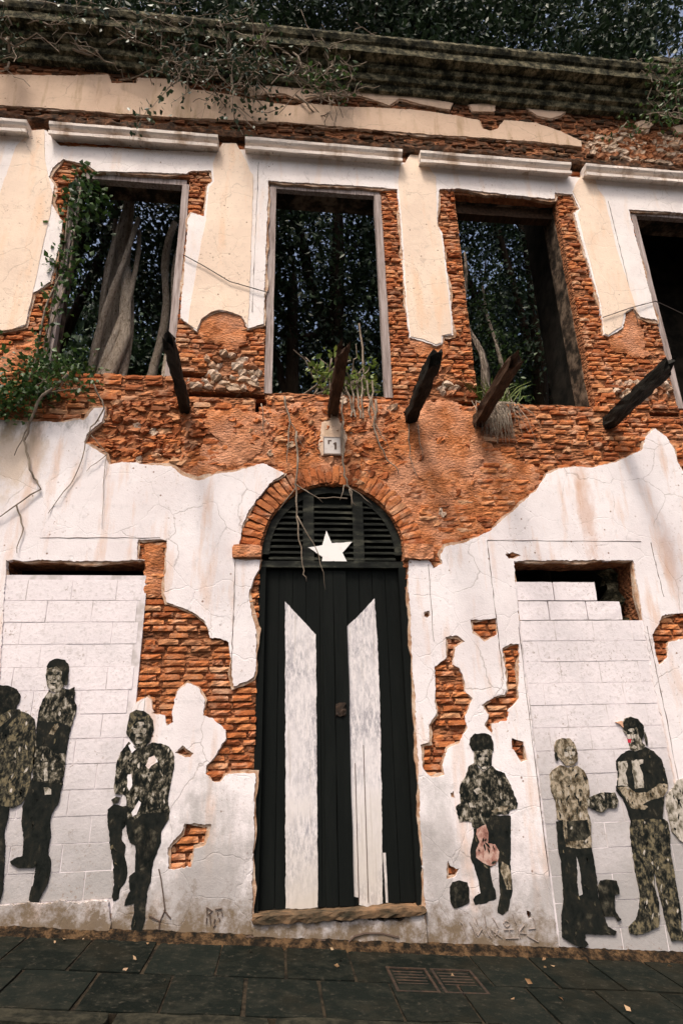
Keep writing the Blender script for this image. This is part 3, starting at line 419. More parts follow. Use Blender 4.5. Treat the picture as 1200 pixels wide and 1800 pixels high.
def boxv(x0, x1, y0, y1, z0, z1):
    v = [(x0, y0, z0), (x1, y0, z0), (x1, y1, z0), (x0, y1, z0), (x0, y0, z1), (x1, y0, z1), (x1, y1, z1), (x0, y1, z1)]
    return v, [(0, 3, 2, 1), (4, 5, 6, 7), (0, 1, 5, 4), (1, 2, 6, 5), (2, 3, 7, 6), (3, 0, 4, 7)]
def rough_box(sx, sy, sz, n=(3, 2, 2), amp=.05, seed=0, bev=.12):
    """a worn block centred on the origin: bevelled, uneven faces"""
    nx, ny, nz = n; idx = {}; V = []; F = []
    def vid(i, j, k):
        key = (i, j, k)
        if key not in idx:
            p = Vector(((i / nx - .5), (j / ny - .5), (k / nz - .5)))
            ex = (i in (0, nx)) + (j in (0, ny)) + (k in (0, nz))
            if ex >= 2: p *= (1 - bev * (.35 if ex == 2 else .6))
            w = noise.noise_vector(Vector((i * 1.7 + seed * 9.1, j * 2.3, k * 1.9))) * amp
            idx[key] = len(V); V.append((( p.x) * sx + w.x * sz, p.y * sy + w.y * sz, p.z * sz + w.z * sz))
        return idx[key]
    for i in range(nx):
        for j in range(ny):
            F.append((vid(i, j, 0), vid(i, j + 1, 0), vid(i + 1, j + 1, 0), vid(i + 1, j, 0)))
            F.append((vid(i, j, nz), vid(i + 1, j, nz), vid(i + 1, j + 1, nz), vid(i, j + 1, nz)))
    for i in range(nx):
        for k in range(nz):
            F.append((vid(i, 0, k), vid(i + 1, 0, k), vid(i + 1, 0, k + 1), vid(i, 0, k + 1)))
            F.append((vid(i, ny, k), vid(i, ny, k + 1), vid(i + 1, ny, k + 1), vid(i + 1, ny, k)))
    for j in range(ny):
        for k in range(nz):
            F.append((vid(0, j, k), vid(0, j, k + 1), vid(0, j + 1, k + 1), vid(0, j + 1, k)))
            F.append((vid(nx, j, k), vid(nx, j + 1, k), vid(nx, j + 1, k + 1), vid(nx, j, k + 1)))
    return V, F
def tube(path, radii, sides=6, wob=0.0, seed=0):
    P = [Vector(p) for p in path]; V = []; F = []; n = len(P)
    if isinstance(radii, (int, float)): radii = [radii] * n
    up = Vector((.31, .77, .55)).normalized()
    for i, p in enumerate(P):
        d = (P[min(i + 1, n - 1)] - P[max(i - 1, 0)]); d = d.normalized() if d.length > 1e-6 else Vector((0, 0, 1))
        a = d.cross(up); a = a.normalized() if a.length > 1e-4 else d.orthogonal().normalized(); b = d.cross(a)
        for s in range(sides):
            t = 2 * math.pi * s / sides; r = radii[i] * (1 + wob * noise.noise(Vector((s * 1.3 + seed, i * .6, seed * 2.0))))
            V.append(tuple(p + (a * math.cos(t) + b * math.sin(t)) * r))
    for i in range(n - 1):
        for s in range(sides):
            q = (s + 1) % sides; F.append((i * sides + s, i * sides + q, (i + 1) * sides + q, (i + 1) * sides + s))
    F.append(tuple(range(sides))[::-1]); F.append(tuple((n - 1) * sides + s for s in range(sides)))
    return V, F
def merge(parts):
    V = []; F = []
    for v, f in parts:
        o = len(V); V += list(v); F += [tuple(i + o for i in q) for q in f]
    return V, F
def wander(p0, p1, n=8, amp=.05, seed=0):
    a, b = Vector(p0), Vector(p1); out = []
    for i in range(n + 1):
        t = i / n; w = noise.noise_vector(Vector((seed * 3.3, t * 3.1, seed))) * amp * math.sin(math.pi * min(1, t * 1.2 if t < .8 else .96) if False else math.pi * t * .5 + .2)
        out.append(a.lerp(b, t) + (w if 0 < i else Vector()))
    return out
def extrude_x(name, prof, x0, x1, mat, parent, nseg=40, amp=.006, seed=0, ends=True):
    V = []; F = []; m = len(prof)
    for i in range(nseg + 1):
        x = x0 + (x1 - x0) * i / nseg
        for j, (y, z) in enumerate(prof):
            w = noise.noise_vector(Vector((x * 3.1, j * 1.7, seed))) * amp + noise.noise_vector(Vector((x * 11, j * 1.7, seed + 3))) * amp * .7
            V.append((x, y + w.y, z + w.z))
    for i in range(nseg):
        for j in range(m):
            k = (j + 1) % m; F.append((i * m + j, i * m + k, (i + 1) * m + k, (i + 1) * m + j))
    if ends: F.append(tuple(range(m))); F.append(tuple(nseg * m + j for j in range(m))[::-1])
    ob = link(name, V, F, mat, parent)
    return ob
def leaves(name, centres, size, mat, parent=None, aspect=.5, droop=.3):
    c = np.asarray(centres, float); n = len(c)
    d = RNG.normal(size=(n, 3)); d[:, 2] -= droop; d /= np.linalg.norm(d, axis=1)[:, None]
    r = RNG.normal(size=(n, 3)); s = np.cross(d, r); s /= np.linalg.norm(s, axis=1)[:, None]; nn = np.cross(d, s)
    L = size * RNG.uniform(.6, 1.3, n)[:, None]; W = L * aspect * .5
    v = np.stack([c, c + d * L * .45 + s * W + nn * W * .35, c + d * L, c + d * L * .45 - s * W + nn * W * .35], 1).reshape(-1, 3)
    i = np.arange(n) * 4; f = np.stack([i, i + 1, i + 2, i, i + 2, i + 3], 1).reshape(-1, 3)
    me = bpy.data.meshes.new(name); me.vertices.add(len(v)); me.vertices.foreach_set('co', v.ravel())
    me.loops.add(f.size); me.loops.foreach_set('vertex_index', f.ravel().astype(np.int32))
    me.polygons.add(len(f)); me.polygons.foreach_set('loop_start', (np.arange(len(f)) * 3).astype(np.int32))
    me.update(calc_edges=True); me.materials.append(MATS[mat])
    ob = bpy.data.objects.new(name, me); COL.objects.link(ob); adopt(ob, parent); return ob

# ================================================================== the setting: ground, street, pavement
XL, XR = -45., 45.
kind(link('ground', [(XL, -60, gz(XL) - .16), (XR, -60, gz(XR) - .16), (XR, 60, gz(XR) - .16), (XL, 60, gz(XL) - .16)], [(0, 1, 2, 3)], 'asphalt'), 'structure')
x0, x1 = -9., 11.
pv = kind(link('pavement', [(x, y, gz(x) + z) for x in (x0, x1) for y, z in ((0.02, -.2), (.02, -.012), (-1.33, -.012), (-1.33, -.2))], [(0, 1, 5, 4), (1, 2, 6, 5), (2, 3, 7, 6)], 'slab_joint'), 'structure')
slabs = {}
for row, (ya, yb, off) in enumerate(((-.085, -.722, .11), (-.733, -1.325, -.16))):
    k0 = -6 if row == 0 else -6
    for k in range(k0, 9):
        xa = off + k * .485 + random.uniform(-.004, .004); w = .485 - .010
        if row == 0 and 1.45 < (k + .0): pass
        if row == 0 and .80 < xa + w / 2 < 1.50: continue          # where the two covers lie
        if xa + w < -2.6 or xa > 3.9: continue
        sx, sy = w, abs(yb - ya)
        v, f = rough_box(sx, sy, .06, (4, 4, 1), .05, k + row * 31, .05)
        ob = link('slab', v, f, 'slab', pv)
        ob.location = (xa + w / 2, (ya + yb) / 2, gz(xa + w / 2) - .03 + random.uniform(-.004, .004)); ob.rotation_euler = (random.uniform(-.004, .004), -math.atan(GB) + random.uniform(-.004, .004), random.uniform(-.012, .012))
for xa, xb in ((-9, -2.62), (3.95, 11)):                       # paving outside the view, run on as plain strips
    v, f = boxv(xa, xb, -1.325, -.085, 0, 0)
    v = [(x, y, gz(x) + (.0 if i > 3 else -.05)) for i, (x, y, z) in enumerate(v)]; link('paving_strip', v, f, 'slab', pv)
link('cement_patch', [(x, y, gz(x) + z) for x in (.60, 1.56) for y, z in ((-.09, -.05), (-.09, -.006), (-.718, -.006), (-.718, -.05))], [(0, 1, 5, 4), (1, 2, 6, 5), (2, 3, 7, 6)], 'slab', pv)
cv = []
for (xa, xb) in ((.86, 1.12), (1.19, 1.46)):
    o = thing('utility_cover', '', 'cover', ((xa + xb) / 2, -.66, gz((xa + xb) / 2)))
    fr = []; z = gz((xa + xb) / 2) - .004
    for q in ((xa - .02, xb + .02, -.885, -.865), (xa - .02, xb + .02, -.455, -.435), (xa - .02, xa, -.865, -.455), (xb, xb + .02, -.865, -.455)): fr.append(boxv(*q, z - .05, z + .006))
    v, f = merge(fr); v = [(x, y, zz + GB * (x - (xa + xb) / 2)) for x, y, zz in v]; link('frame', v, f, 'rusty_iron', o)
    lid = []
    lid.append(boxv(xa, xb, -.865, -.455, z - .05, z - .006))
    for i in range(7): lid.append(boxv(xa + .02, xb - .02, -.84 + i * .055, -.82 + i * .055, z - .01, z - .001))
    v, f = merge(lid); v = [(x, y, zz + GB * (x - (xa + xb) / 2)) for x, y, zz in v]; link('lid', v, f, 'rusty_iron', o); cv.append(o)
tag(cv[0], 'rusty iron utility cover in the pavement, the one nearer the black door', 'cover', 'covers in the pavement')
tag(cv[1], 'rusty iron utility cover in the pavement, the right one of the pair', 'cover', 'covers in the pavement')
for k in range(-4, 6):
    xa = k * .9; v, f = rough_box(.885, .17, .22, (5, 2, 2), .05, k + 77, .06)
    kb = link('kerb_stone', v, f, 'kerb_stone', pv); kb.location = (xa + .45, -1.425, gz(xa + .45) - .105); kb.rotation_euler = (0, -math.atan(GB), 0)
# earth and crumbled mortar gathered along the foot of the wall
V = []; F = []; NX = 260
for i in range(NX + 1):
    x = -3.2 + 8.2 * i / NX
    for j, (y, z) in enumerate(((.03, .06), (-.015, .045), (-.045, .02), (-.075, .008), (-.12, -.02))):
        w = noise.noise(Vector((x * 5, j * .9, 2))) * .5 + noise.noise(Vector((x * 23, j * 3., 4))) * .5
        V.append((x, y - max(0, w) * .07 * (j > 1), gz(x) + z + w * .02))
for i in range(NX):
    for j in range(4): a = i * 5 + j; F.append((a, a + 1, a + 6, a + 5))
kind(link('earth_fillet', V, F, 'dirt', None, True), 'structure')
pts = [(random.uniform(-2, 3.2), random.choice((random.uniform(-1.25, -.1), random.uniform(-.4, -.08)))) for _ in range(22)]
kind(leaves('leaf_litter', [(x, y, gz(x) + .012) for x, y in pts], .045, 'leaf_litter', None, .6, 0), 'stuff')

# ================================================================== the ruined building
bld = thing('ruined_building', 'roofless two storey house front of peeling white plaster over red brick', 'building', (.5, .25, 0))
DX0, DX1, DSP, DTOP, DBOT = -.155, 1.262, 3.24, 3.985, .20
DCX, DRX, DRZ = (DX0 + DX1) / 2, (DX1 - DX0) / 2, 3.985 - 3.24
arch = [(DCX - DRX * math.cos(math.pi * i / 28), DSP + DRZ * math.sin(math.pi * i / 28)) for i in range(29)]
door_open = [(DX0 - .005, -1.0), (DX0, DSP)] + arch[1:-1] + [(DX1, DSP), (DX1 + .005, -1.0)]
def rect(a, b, c, d): return [(a, c), (b, c), (b, d), (a, d)]
WIN = [(-5.0, -3.62, 5.15, 8.05), (-2.53, -1.165, 5.22, 8.09), (-.175, 1.246, 5.07, 8.125), (2.235, 3.625, 5.04, 8.17), (4.66, 6.05, 5.02, 8.115)]
LOW = [(-2.53, -1.262, .36, 3.145), (2.385, 3.69, -.6, 3.18)]
SLOT = [(-1.09, -.79, 5.21, 5.29), (-.98, -.16, 4.985, 5.05), (-.26, -.15, 4.80, 4.985), (1.66, 2.20, 4.99, 5.05), (4.28, 4.66, 4.94, 5.0)]
OPEN = [rect(*w) for w in WIN + LOW + SLOT] + [door_open]
wall = sheet('masonry_wall', rect(-7., 9., -1.6, 10.45), OPEN, .048, .42, 'mortar', bld, .05, .008, .085, .013, 5.0, .0)
V = []; F = []
# ---- plaster
S = SURVEY
PL = [('pl_left', []), ('pl_mid', ['pl_mid_hole_dark', 'pl_mid_hole_brick']), ('pl_right', ['ho_' + k for k in 'abcdefghij']), ('pl_upper', []), ('pl_base_left', []), ('pl_base_door', []),
      ('fr_a', []), ('fr_b', []), ('fr_c', []), ('fr_d', []), ('fr_e', []), ('fr_f', [])]
for i, (n, hs) in enumerate(PL):
    mt = 'plaster_upper' if n == 'pl_upper' else 'plaster_frieze' if n[:2] == 'fr' else 'plaster_white'
    if 'base' not in n: sheet('undercoat', grown(S[n], .04 if n[:2] != 'fr' else .03, i), [grown(S[h], -.03, i) for h in hs], .010, .06, 'undercoat', bld, .03, .012, .0, .0, 2., .004, i * 2.1)
    y0 = {'pl_base_left': -.022, 'pl_base_door': -.018}.get(n, 0.0)
    sheet('plaster', S[n], [S[h] for h in hs], y0, .06, mt, bld, .018, .011 if 'base' not in n else .02, .10, .0022 if 'base' not in n else .012, 2.5 if 'base' not in n else 6, .0, i * 1.3)
for i, n in enumerate(('pil_a', 'pil_b', 'pil_c', 'pil_d')):
    sheet('pilaster', S[n], [], -.007, .02, 'plaster_peach', bld, .05, .006, .12, .003, 2.5, .0, 20 + i)
for i, n in enumerate(('big_a', 'big_b')): sheet('eroded_render', S[n], [], .026, .06, 'orange_coat', bld, .03, .05, .045, .013, 6.5, .012, 50 + i)
OC = ['oc_' + k for k in 'abcdefghi']
for i, n in enumerate(OC): sheet('base_coat', S[n], [], .014, .06, 'orange_coat', bld, .025, .045, .05, .012, 7., .006, 40 + i)
sheet('mortar_bed', S['plaque_back'], [], .004, .06, 'plaster_frieze', bld, .02, .012, .04, .008, 9, .006, 61)

def exposed(p):
    p = np.asarray(p, float); ok = np.ones(len(p), bool)
    for n, hs in PL:
        m = inside(S[n], p)
        for h in hs: m &= ~inside(S[h], p)
        ok &= ~m
    for q in OPEN: ok &= ~inside(q, p)
    return ok
def in_any(names, p):
    p = np.asarray(p, float); r = np.zeros(len(p), bool)
    for n in names: r |= inside(S[n], p)
    return r
RUB = ['rub_' + k for k in 'abcdefgh']
bricks = []; H = .0625; BL = .215
for k in range(int(10.2 / H) + 8):
    zc = -.5 + k * H; x = -3.9 + (k % 2) * BL / 2 + random.uniform(-.02, .02)
    while x < 6.6:
        L = BL * random.choice((1, 1, 1, .95, .55 if random.random() < .5 else 1)) ; xa, xb = x, x + L - .012; x += L
        for (a, b, c, d) in WIN + LOW + SLOT:
            if c - .02 < zc < d + .02 and xb > a and xa < b:
                if xa < a: xb = min(xb, a - .004)
                elif xb > b: xa = max(xa, b + .004)
                else: xb = xa
        if xb - xa < .05: continue
        e = ((zc - DSP) / (DRZ + .23)) if zc > DSP else 0
        if zc > DSP:
            if abs(e) < 1:
                hw = (DRX + .23) * math.sqrt(1 - e * e)
                if DCX - hw < xb and xa < DCX + hw: continue
        elif DX0 - .01 < xb and xa < DX1 + .01:
            if xa < DX0 - .06: xb = DX0 - .006
            elif xb > DX1 + .06: xa = DX1 + .006
            else: continue
        bricks.append((xa, xb, zc, 4.1 < zc < 5.3 or zc > 8.7))
ca = np.array([b[:3] for b in bricks]); mid = np.stack([(ca[:, 0] + ca[:, 1]) / 2, ca[:, 2]], 1); e1, e2 = np.stack([ca[:, 0] + .01, ca[:, 2]], 1), np.stack([ca[:, 1] - .01, ca[:, 2]], 1)
up = np.array([0, .02]); probes = [mid, e1, e2, e1 + up, e2 - up, mid + up, mid - up]
ex = np.stack([exposed(p) for p in probes]).any(0); cov = np.stack([in_any(OC + ['plaque_back'], p) for p in probes]).all(0); rb = in_any(RUB[:6], mid)
bricks = [b for b, a_, c_, d_ in zip(bricks, ex, cov, rb) if a_ and not c_ and not (d_ and random.random() < .8) and random.random() > (.16 if b[3] else .05)]
cx = np.array([0, CAM_Y, EYE])
bricks.sort(key=lambda b: (b[2] - EYE) ** 2 + b[0] ** 2)
BM = []
for i in range(10):
    v, f = rough_box(1, 1, 1, (4, 1, 2), .10, i * 3 + 1, .16); v = [(x, y, z) for x, y, z in v]
    me = bpy.data.meshes.new('brick'); me.from_pydata(v, [], f); me.materials.append(MATS['brick']); BM.append(me)
def brick_tf(b):
    xa, xb, z, messy = b; L = xb - xa; j = 1.7 if messy else 1.0
    dep = .15; y = .019 + random.uniform(-.005, .010) * j + (random.random() < .10) * random.uniform(.008, .03)
    return (Vector(((xa + xb) / 2, y + dep / 2, z + random.uniform(-.003, .003) * j)), (random.uniform(-.02, .02) * j, random.uniform(-.015, .015) * j, random.uniform(-.02, .02) * j),
            (L * random.uniform(.94, 1.0), dep, (H - .013) * (random.uniform(.7, 1.4) if messy else random.uniform(.84, 1.03))))
from mathutils import Euler
rest = []; top = []
for i, b in enumerate(bricks):
    loc, rot, sc = brick_tf(b); me = BM[i % 10]
    if i < 300:
        o = bpy.data.objects.new('brick', me); COL.objects.link(o); o.location = loc; o.rotation_euler = rot; o.scale = sc; adopt(o, wall)
    else:
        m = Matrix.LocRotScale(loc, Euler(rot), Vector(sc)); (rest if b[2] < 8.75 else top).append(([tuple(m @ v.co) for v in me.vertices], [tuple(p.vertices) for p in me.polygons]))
v, f = merge(rest); kind(link('brickwork', v, f, 'brick', wall), 'stuff')
v, f = merge(top); kind(link('shaded_brickwork', v, f, 'shaded_brick', wall), 'stuff')  # frieze bricks, with the cornice shade in their colour
# arch ring of radial bricks and the two impost blocks
NV = 34
for i in range(NV):
    t = math.pi * (i + .5) / NV; rx, rz = DRX + .115, DRZ + .115
    o = bpy.data.objects.new('arch_brick', BM[i % 10]); COL.objects.link(o)
    o.location = (DCX - rx * math.cos(t), .012 + .075 + random.uniform(-.006, .008), DSP + rz * math.sin(t)); o.rotation_euler = (0, t + math.pi * 0 - 0, 0)
    o.rotation_euler = (0, math.pi + t, 0) if False else (0, t, 0); o.scale = (.215, .15, math.pi * (DRX + .115) / NV * .90); adopt(o, wall)
for xa, xb, za, zb in ((-.44, -.15, 3.175, 3.305), (1.255, 1.56, 3.175, 3.33)):
    v, f = rough_box(xb - xa, .16, zb - za, (6, 2, 3), .10, xa * 7, .1); o = link('impost', v, f, 'orange_coat', bld); o.location = ((xa + xb) / 2, .04, (za + zb) / 2)
# rubble stones
stones = []
for n in RUB:
    p = np.array(S[n]); lo, hi = p.min(0), p.max(0); z = lo[1]
    while z < hi[1]:
        x = lo[0] + random.uniform(0, .06); h = random.uniform(.05, .10)
        while x < hi[0]:
            w = random.uniform(.06, .17)
            q = [(x + w / 2, z + h / 2)]
            if inside(p, np.array(q))[0] and random.random() < (.93 if n not in ('rub_g', 'rub_h') else .07): stones.append((x, z, w, h))
            x += w * .95
        z += h * .85
ok = exposed([(x + w / 2, z + h / 2) for x, z, w, h in stones]); stones = [s for s, k in zip(stones, ok) if k]
stones.sort(key=lambda s: s[1]); SM = []
for i in range(8):
    v, f = rough_box(1, 1, 1, (3, 2, 3), .30, i * 5 + 2, .45); me = bpy.data.meshes.new('stone'); me.from_pydata(v, [], f); me.materials.append(MATS['rubble' if i < 4 else 'brick']); SM.append(me)
rest = []
def sm_(z): return random.choice((0, 4, 5, 6, 7, 5, 6, 7, 4)) if (z < 4.95 or z > 8.5) else random.choice((0, 1, 2, 3, 3, 4))
for i, (x, z, w, h) in enumerate(stones):
    loc = Vector((x + w / 2, .085 + random.uniform(-.02, .012), z + h / 2)); rot = Euler((random.uniform(-.2, .2), random.uniform(-.45, .45), random.uniform(-.2, .2))); sc = Vector((w * 1.05, .13, h * 1.1))
    if i < 300:
        o = bpy.data.objects.new('stone', SM[sm_(z)]); COL.objects.link(o); o.location = loc; o.rotation_euler = rot; o.scale = sc; adopt(o, wall)
    else:
        m = Matrix.LocRotScale(loc, rot, sc); me = SM[sm_(z)]; rest.append(([tuple(m @ v.co) for v in me.vertices], [tuple(p.vertices) for p in me.polygons]))
if rest: v, f = merge(rest); kind(link('rubble_stones', v, f, 'rubble', wall), 'stuff')

# ---- concrete block infill of the two street windows
def infill(x0, x1, z0, z1, skip, off, seed):
    pane = link('block_infill', *boxv(x0 - .04, x1 + .04, .0138, .10, z0 - .1, z1), 'block_joint', bld)
    BH = .2; k = 0; z = z0
    while z < z1 - .05:
        zt = min(z + BH, z1); x = x0 - (.2 if k % 2 else .0) - off
        while x < x1:
            a, b = max(x, x0), min(x + .4, x1)
            if b - a > .03 and not skip((a + b) / 2, (z + zt) / 2, a, b):
                v, f = rough_box(b - a - .006, .06, zt - z - .006, (3, 1, 2), .004, k * 13 + x * 5, .016)
                o = link('block', v, f, 'block_paint', pane); o.location = ((a + b) / 2, .040 + random.uniform(-.002, .0025), (z + zt) / 2); o.rotation_euler = (0, random.uniform(-.004, .004), 0)
            x += .4
        z += BH; k += 1
    return pane
infill(-2.56, -1.262, .36, 3.0, lambda *a: False, .13, 1)
bp = infill(2.385, 3.69, -.44, 2.56, lambda x, z, a, b: False, .05, 2)
for (a, b, c, d) in ((2.385, 2.78, 2.76, 2.955), (2.78, 3.235, 2.76, 2.955), (2.385, 2.70, 2.563, 2.757), (2.70, 3.10, 2.563, 2.757), (3.10, 3.47, 2.563, 2.757)):
    v, f = rough_box(b - a - .006, .08, d - c - .006, (4, 1, 3), .02, a, .03); o = link('block', v, f, 'block_paint', bp); o.location = ((a + b) / 2, .05, (c + d) / 2)
v, f = rough_box(.10, .10, .7, (2, 2, 6), .3, 4, .1); o = link('post', v, f, 'mossy_stone', bld); o.location = (3.60, .36, 2.85)
# ---- hood mouldings over the upper windows
for i, (xa, xb) in enumerate(((-5.4, -3.12), (-2.86, -.83), (-.49, 1.53), (1.77, 3.83), (4.04, 6.6))):
    zb = 8.485 + i * .008
    prof = [(.03, zb + .05), (-.085, zb + .05), (-.09, zb), (-.118, zb), (-.122, zb + .045), (-.06, zb + .055), (-.06, zb + .09), (-.12, zb + .10), (-.145, zb + .125), (-.15, zb + .165), (-.05, zb + .185), (.03, zb + .185)]
    extrude_x('hood_moulding', prof, xa, xb, 'plaster_hood', bld, 110, .0055, i * 7)
# ---- ragged brick course over the hoods, main cornice
prof = [(.06, 8.77), (-.035, 8.77), (-.05, 8.83), (-.03, 8.90), (.0, 8.93), (.06, 8.93)]
extrude_x('string_course', prof, -6.9, 8.9, 'dark_mortar', bld, 700, .04, 3)
prof = [(.06, 9.88), (-.05, 9.88), (-.07, 9.93), (-.07, 9.98), (-.12, 9.99), (-.135, 10.06), (-.115, 10.075), (-.115, 10.12), (-.17, 10.135), (-.19, 10.20), (-.165, 10.215), (-.165, 10.235), (-.31, 10.24), (-.315, 10.36), (-.295, 10.375), (-.34, 10.395), (-.37, 10.46), (-.365, 10.51), (-.2, 10.56), (.42, 10.60), (.42, 9.9)]
extrude_x('cornice', prof, -6.9, 8.9, 'mossy_stone', bld, 620, .008, 5)
prof = [(-.02, 10.58), (-.04, 11.0), (-.10, 11.02), (-.10, 11.12), (.3, 11.14), (.3, 10.58)]
extrude_x('parapet', prof, 5.55, 8.9, 'mossy_stone', bld, 60, .016, 8)
# ---- window joinery
def timber(name, p0, p1, w, d, mat, seed, parent=bld, n=10, amp=.10):
    a, b = Vector(p0), Vector(p1); L = (b - a).length
    v, f = rough_box(w, d, L, (2, 1, n), amp * w / L * .4, seed, .004)
    v = [(x + noise.noise(Vector((seed, z * 2, 1))) * w * .12, y, z) for x, y, z in v]
    q = (b - a).to_track_quat('Z', 'Y') if abs((b - a).normalized().z) < .9 else Vector((0, 0, 1)).rotation_difference((b - a).normalized())
    m = Matrix.LocRotScale((a + b) / 2, q, None); return link(name, [tuple(m @ Vector(p)) for p in v], f, mat, parent)
timber('window_jamb', (-2.50, .10, 5.2), (-2.51, .10, 8.0), .10, .09, 'grey_wood', 1)
timber('window_jamb', (-1.20, .08, 5.22), (-1.20, .08, 8.0), .085, .09, 'grey_wood', 2)
timber('window_head', (-2.45, .10, 8.045), (-1.2, .10, 8.045), .09, .09, 'grey_wood', 3)
timber('window_jamb', (-.13, .08, 5.05), (-.13, .08, 8.06), .085, .09, 'grey_wood', 4)
timber('window_jamb', (1.21, .08, 5.05), (1.205, .08, 8.06), .085, .09, 'grey_wood', 5)
timber('window_head', (-.17, .08, 8.09), (1.24, .08, 8.09), .07, .09, 'grey_wood', 6)
timber('window_jamb', (4.69, .08, 5.05), (4.695, .08, 8.06), .075, .09, 'grey_wood', 7)
timber('window_head', (4.66, .08, 8.08), (6.05, .08, 8.08), .07, .09, 'grey_wood', 8)
timber('window_head', (2.15, .24, 8.10), (3.7, .24, 8.10), .12, .2, 'brown_wood', 9)
# ---- inside: unseen floor added to block light, cross wall and the roofed room on the right
for n, q in (('added_floor', (-6.9, 8.9, .43, 7.0, 4.55, 4.75)), ('cross_wall', (3.72, 3.97, .43, 1.15, 4.76, 9.4)), ('rear_wall', (-6.9, 8.9, 7.0, 7.3, -.9, 5.4)), ('room_rear_wall', (3.975, 8.9, 1.15, 1.3, 4.76, 9.4)), ('room_ceiling', (3.975, 8.9, .43, 1.145, 9.2, 9.39)), ('side_wall', (-6.9, -6.6, .43, 6.98, -1, 9)), ('side_wall', (8.6, 8.9, .43, 1.145, -1, 9.19))):
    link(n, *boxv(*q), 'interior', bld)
for (a, b, c, d) in WIN:                                         # dark facing on the window reveals
    for xa, xb in ((a - .004, a + .012), (b - .012, b + .004)): link('reveal_facing', *boxv(xa, xb, .15, .425, c, d), 'reveal', bld)
    link('reveal_facing', *boxv(a, b, .15, .425, d - .012, d + .004), 'reveal', bld)
# ---- house number tile
p = np.array(S['plaque']); a, b = p.min(0), p.max(0); pq = link('number_tile', *boxv(a[0], b[0], -.012, .03, a[1], b[1]), 'tile', bld)
w_, h_ = b - a; L = []
for q in ((0, 1, .0, .06), (0, 1, .94, 1), (0, .06, .06, .94), (.94, 1, .06, .94)): L.append(boxv(a[0] + w_ * q[0], a[0] + w_ * q[1], -.015, -.011, a[1] + h_ * q[2], a[1] + h_ * q[3]))
link('border', *merge(L), 'faint_line', pq)
link('numeral', *merge([boxv(a[0] + w_ * .62, a[0] + w_ * .74, -.015, -.011, a[1] + h_ * .28, a[1] + h_ * .68), boxv(a[0] + w_ * .56, a[0] + w_ * .62, -.015, -.011, a[1] + h_ * .56, a[1] + h_ * .64),
     boxv(a[0] + w_ * .26, a[0] + w_ * .34, -.015, -.011, a[1] + h_ * .58, a[1] + h_ * .80), boxv(a[0] + w_ * .34, a[0] + w_ * .46, -.015, -.011, a[1] + h_ * .74, a[1] + h_ * .80)]), 'line', pq)
# ---- threshold
v, f = rough_box(1.46, .24, .06, (30, 3, 2), .26, 5, .08); o = link('threshold', v, f, 'threshold_stone', bld); o.location = (DCX, .075, .168)
# ---- the door
door = link('door', *boxv(DX0 - .03, DX1 + .03, .165, .20, -.1, 4.02), 'black_paint', bld)
np_ = 10; pw = (DX1 - DX0 - .10) / np_
link('jamb', *boxv(DX0 - .02, DX0 + .045, .04, .16, .15, 3.10), 'black_paint', door); link('jamb', *boxv(DX1 - .055, DX1 + .02, .04, .16, .15, 3.10), 'black_paint', door)
for i in range(np_):
    xa = DX0 + .045 + i * pw
    v, f = rough_box(pw - .004, .04, 2.9, (1, 1, 10), .0006, i, .01); o = link('plank', v, f, 'black_paint', door); o.location = (xa + pw / 2, .125 + random.uniform(-.0015, .0015), 1.645)
timber('meeting_stile', (DCX + .065, .092, .2), (DCX + .065, .092, 3.08), .125, .024, 'black_paint', 31, door)
timber('meeting_stile', (DCX - .055, .094, .2), (DCX - .055, .094, 3.08), .10, .024, 'black_paint', 32, door)
link('transom_rail', *boxv(DX0 - .01, DX1 + .01, .05, .16, 3.10, 3.165), 'louvre_paint', door)
# arched louvre: curved rail, two mullions, slats
ring = []; N = 28
for i in range(N):
    t0, t1 = math.pi * i / N, math.pi * (i + 1) / N
    def pt(t, k): return (DCX - (DRX - k) * math.cos(t), DSP + (DRZ - k) * math.sin(t))
    (xa, za), (xb, zb), (xc, zc), (xd, zd) = pt(t0, -.01), pt(t1, -.01), pt(t1, .075), pt(t0, .075)
    V = [(x, y, z) for y in (.08, .16) for x, z in ((xa, za), (xb, zb), (xc, zc), (xd, zd))]
    ring.append((V, [(0, 1, 2, 3), (7, 6, 5, 4), (2, 6, 7, 3), (0, 4, 5, 1)]))
link('arched_rail', *merge(ring), 'louvre_paint', door)
for x in (DCX - .245, DCX + .265): link('mullion', *boxv(x - .055, x + .055, .075, .16, 3.165, 3.90), 'louvre_paint', door)
for z in np.arange(3.20, 3.92, .062):
    zz = z + .02; 
    if zz > DSP: hw = DRX * math.sqrt(max(0, 1 - ((zz - DSP) / DRZ) ** 2)) - .07
    else: hw = DRX - .07
    for xa, xb in ((DCX - hw, DCX - .30), (DCX - .19, DCX + .21), (DCX + .32, DCX + hw)):
        if xb - xa < .06 or (zz > 3.78): continue
        V = [(x, y, q + random.uniform(-.003, .003)) for x in (xa, xb) for y, q in ((.085, z - .012), (.085, z + .004), (.15, z + .052), (.15, z + .036))]
        link('slat', V, [(0, 1, 2, 3), (4, 7, 6, 5), (0, 4, 5, 1), (1, 5, 6, 2), (2, 6, 7, 3), (3, 7, 4, 0)], 'louvre_paint', door)
sheet('white_stripe', S['stripe_a'], [], .0985, .12, 'white_stripe', door, .02, .006, .15, .0, 1, .001, 3)
sheet('white_stripe', S['stripe_b'], [], .0985, .12, 'white_stripe', door, .02, .006, .15, .0, 1, .001, 4)
sheet('paint_drip', S['slit'], [], .0985, .12, 'white_stripe', door, .04, .002, 0, .0, 1, .001, 5)
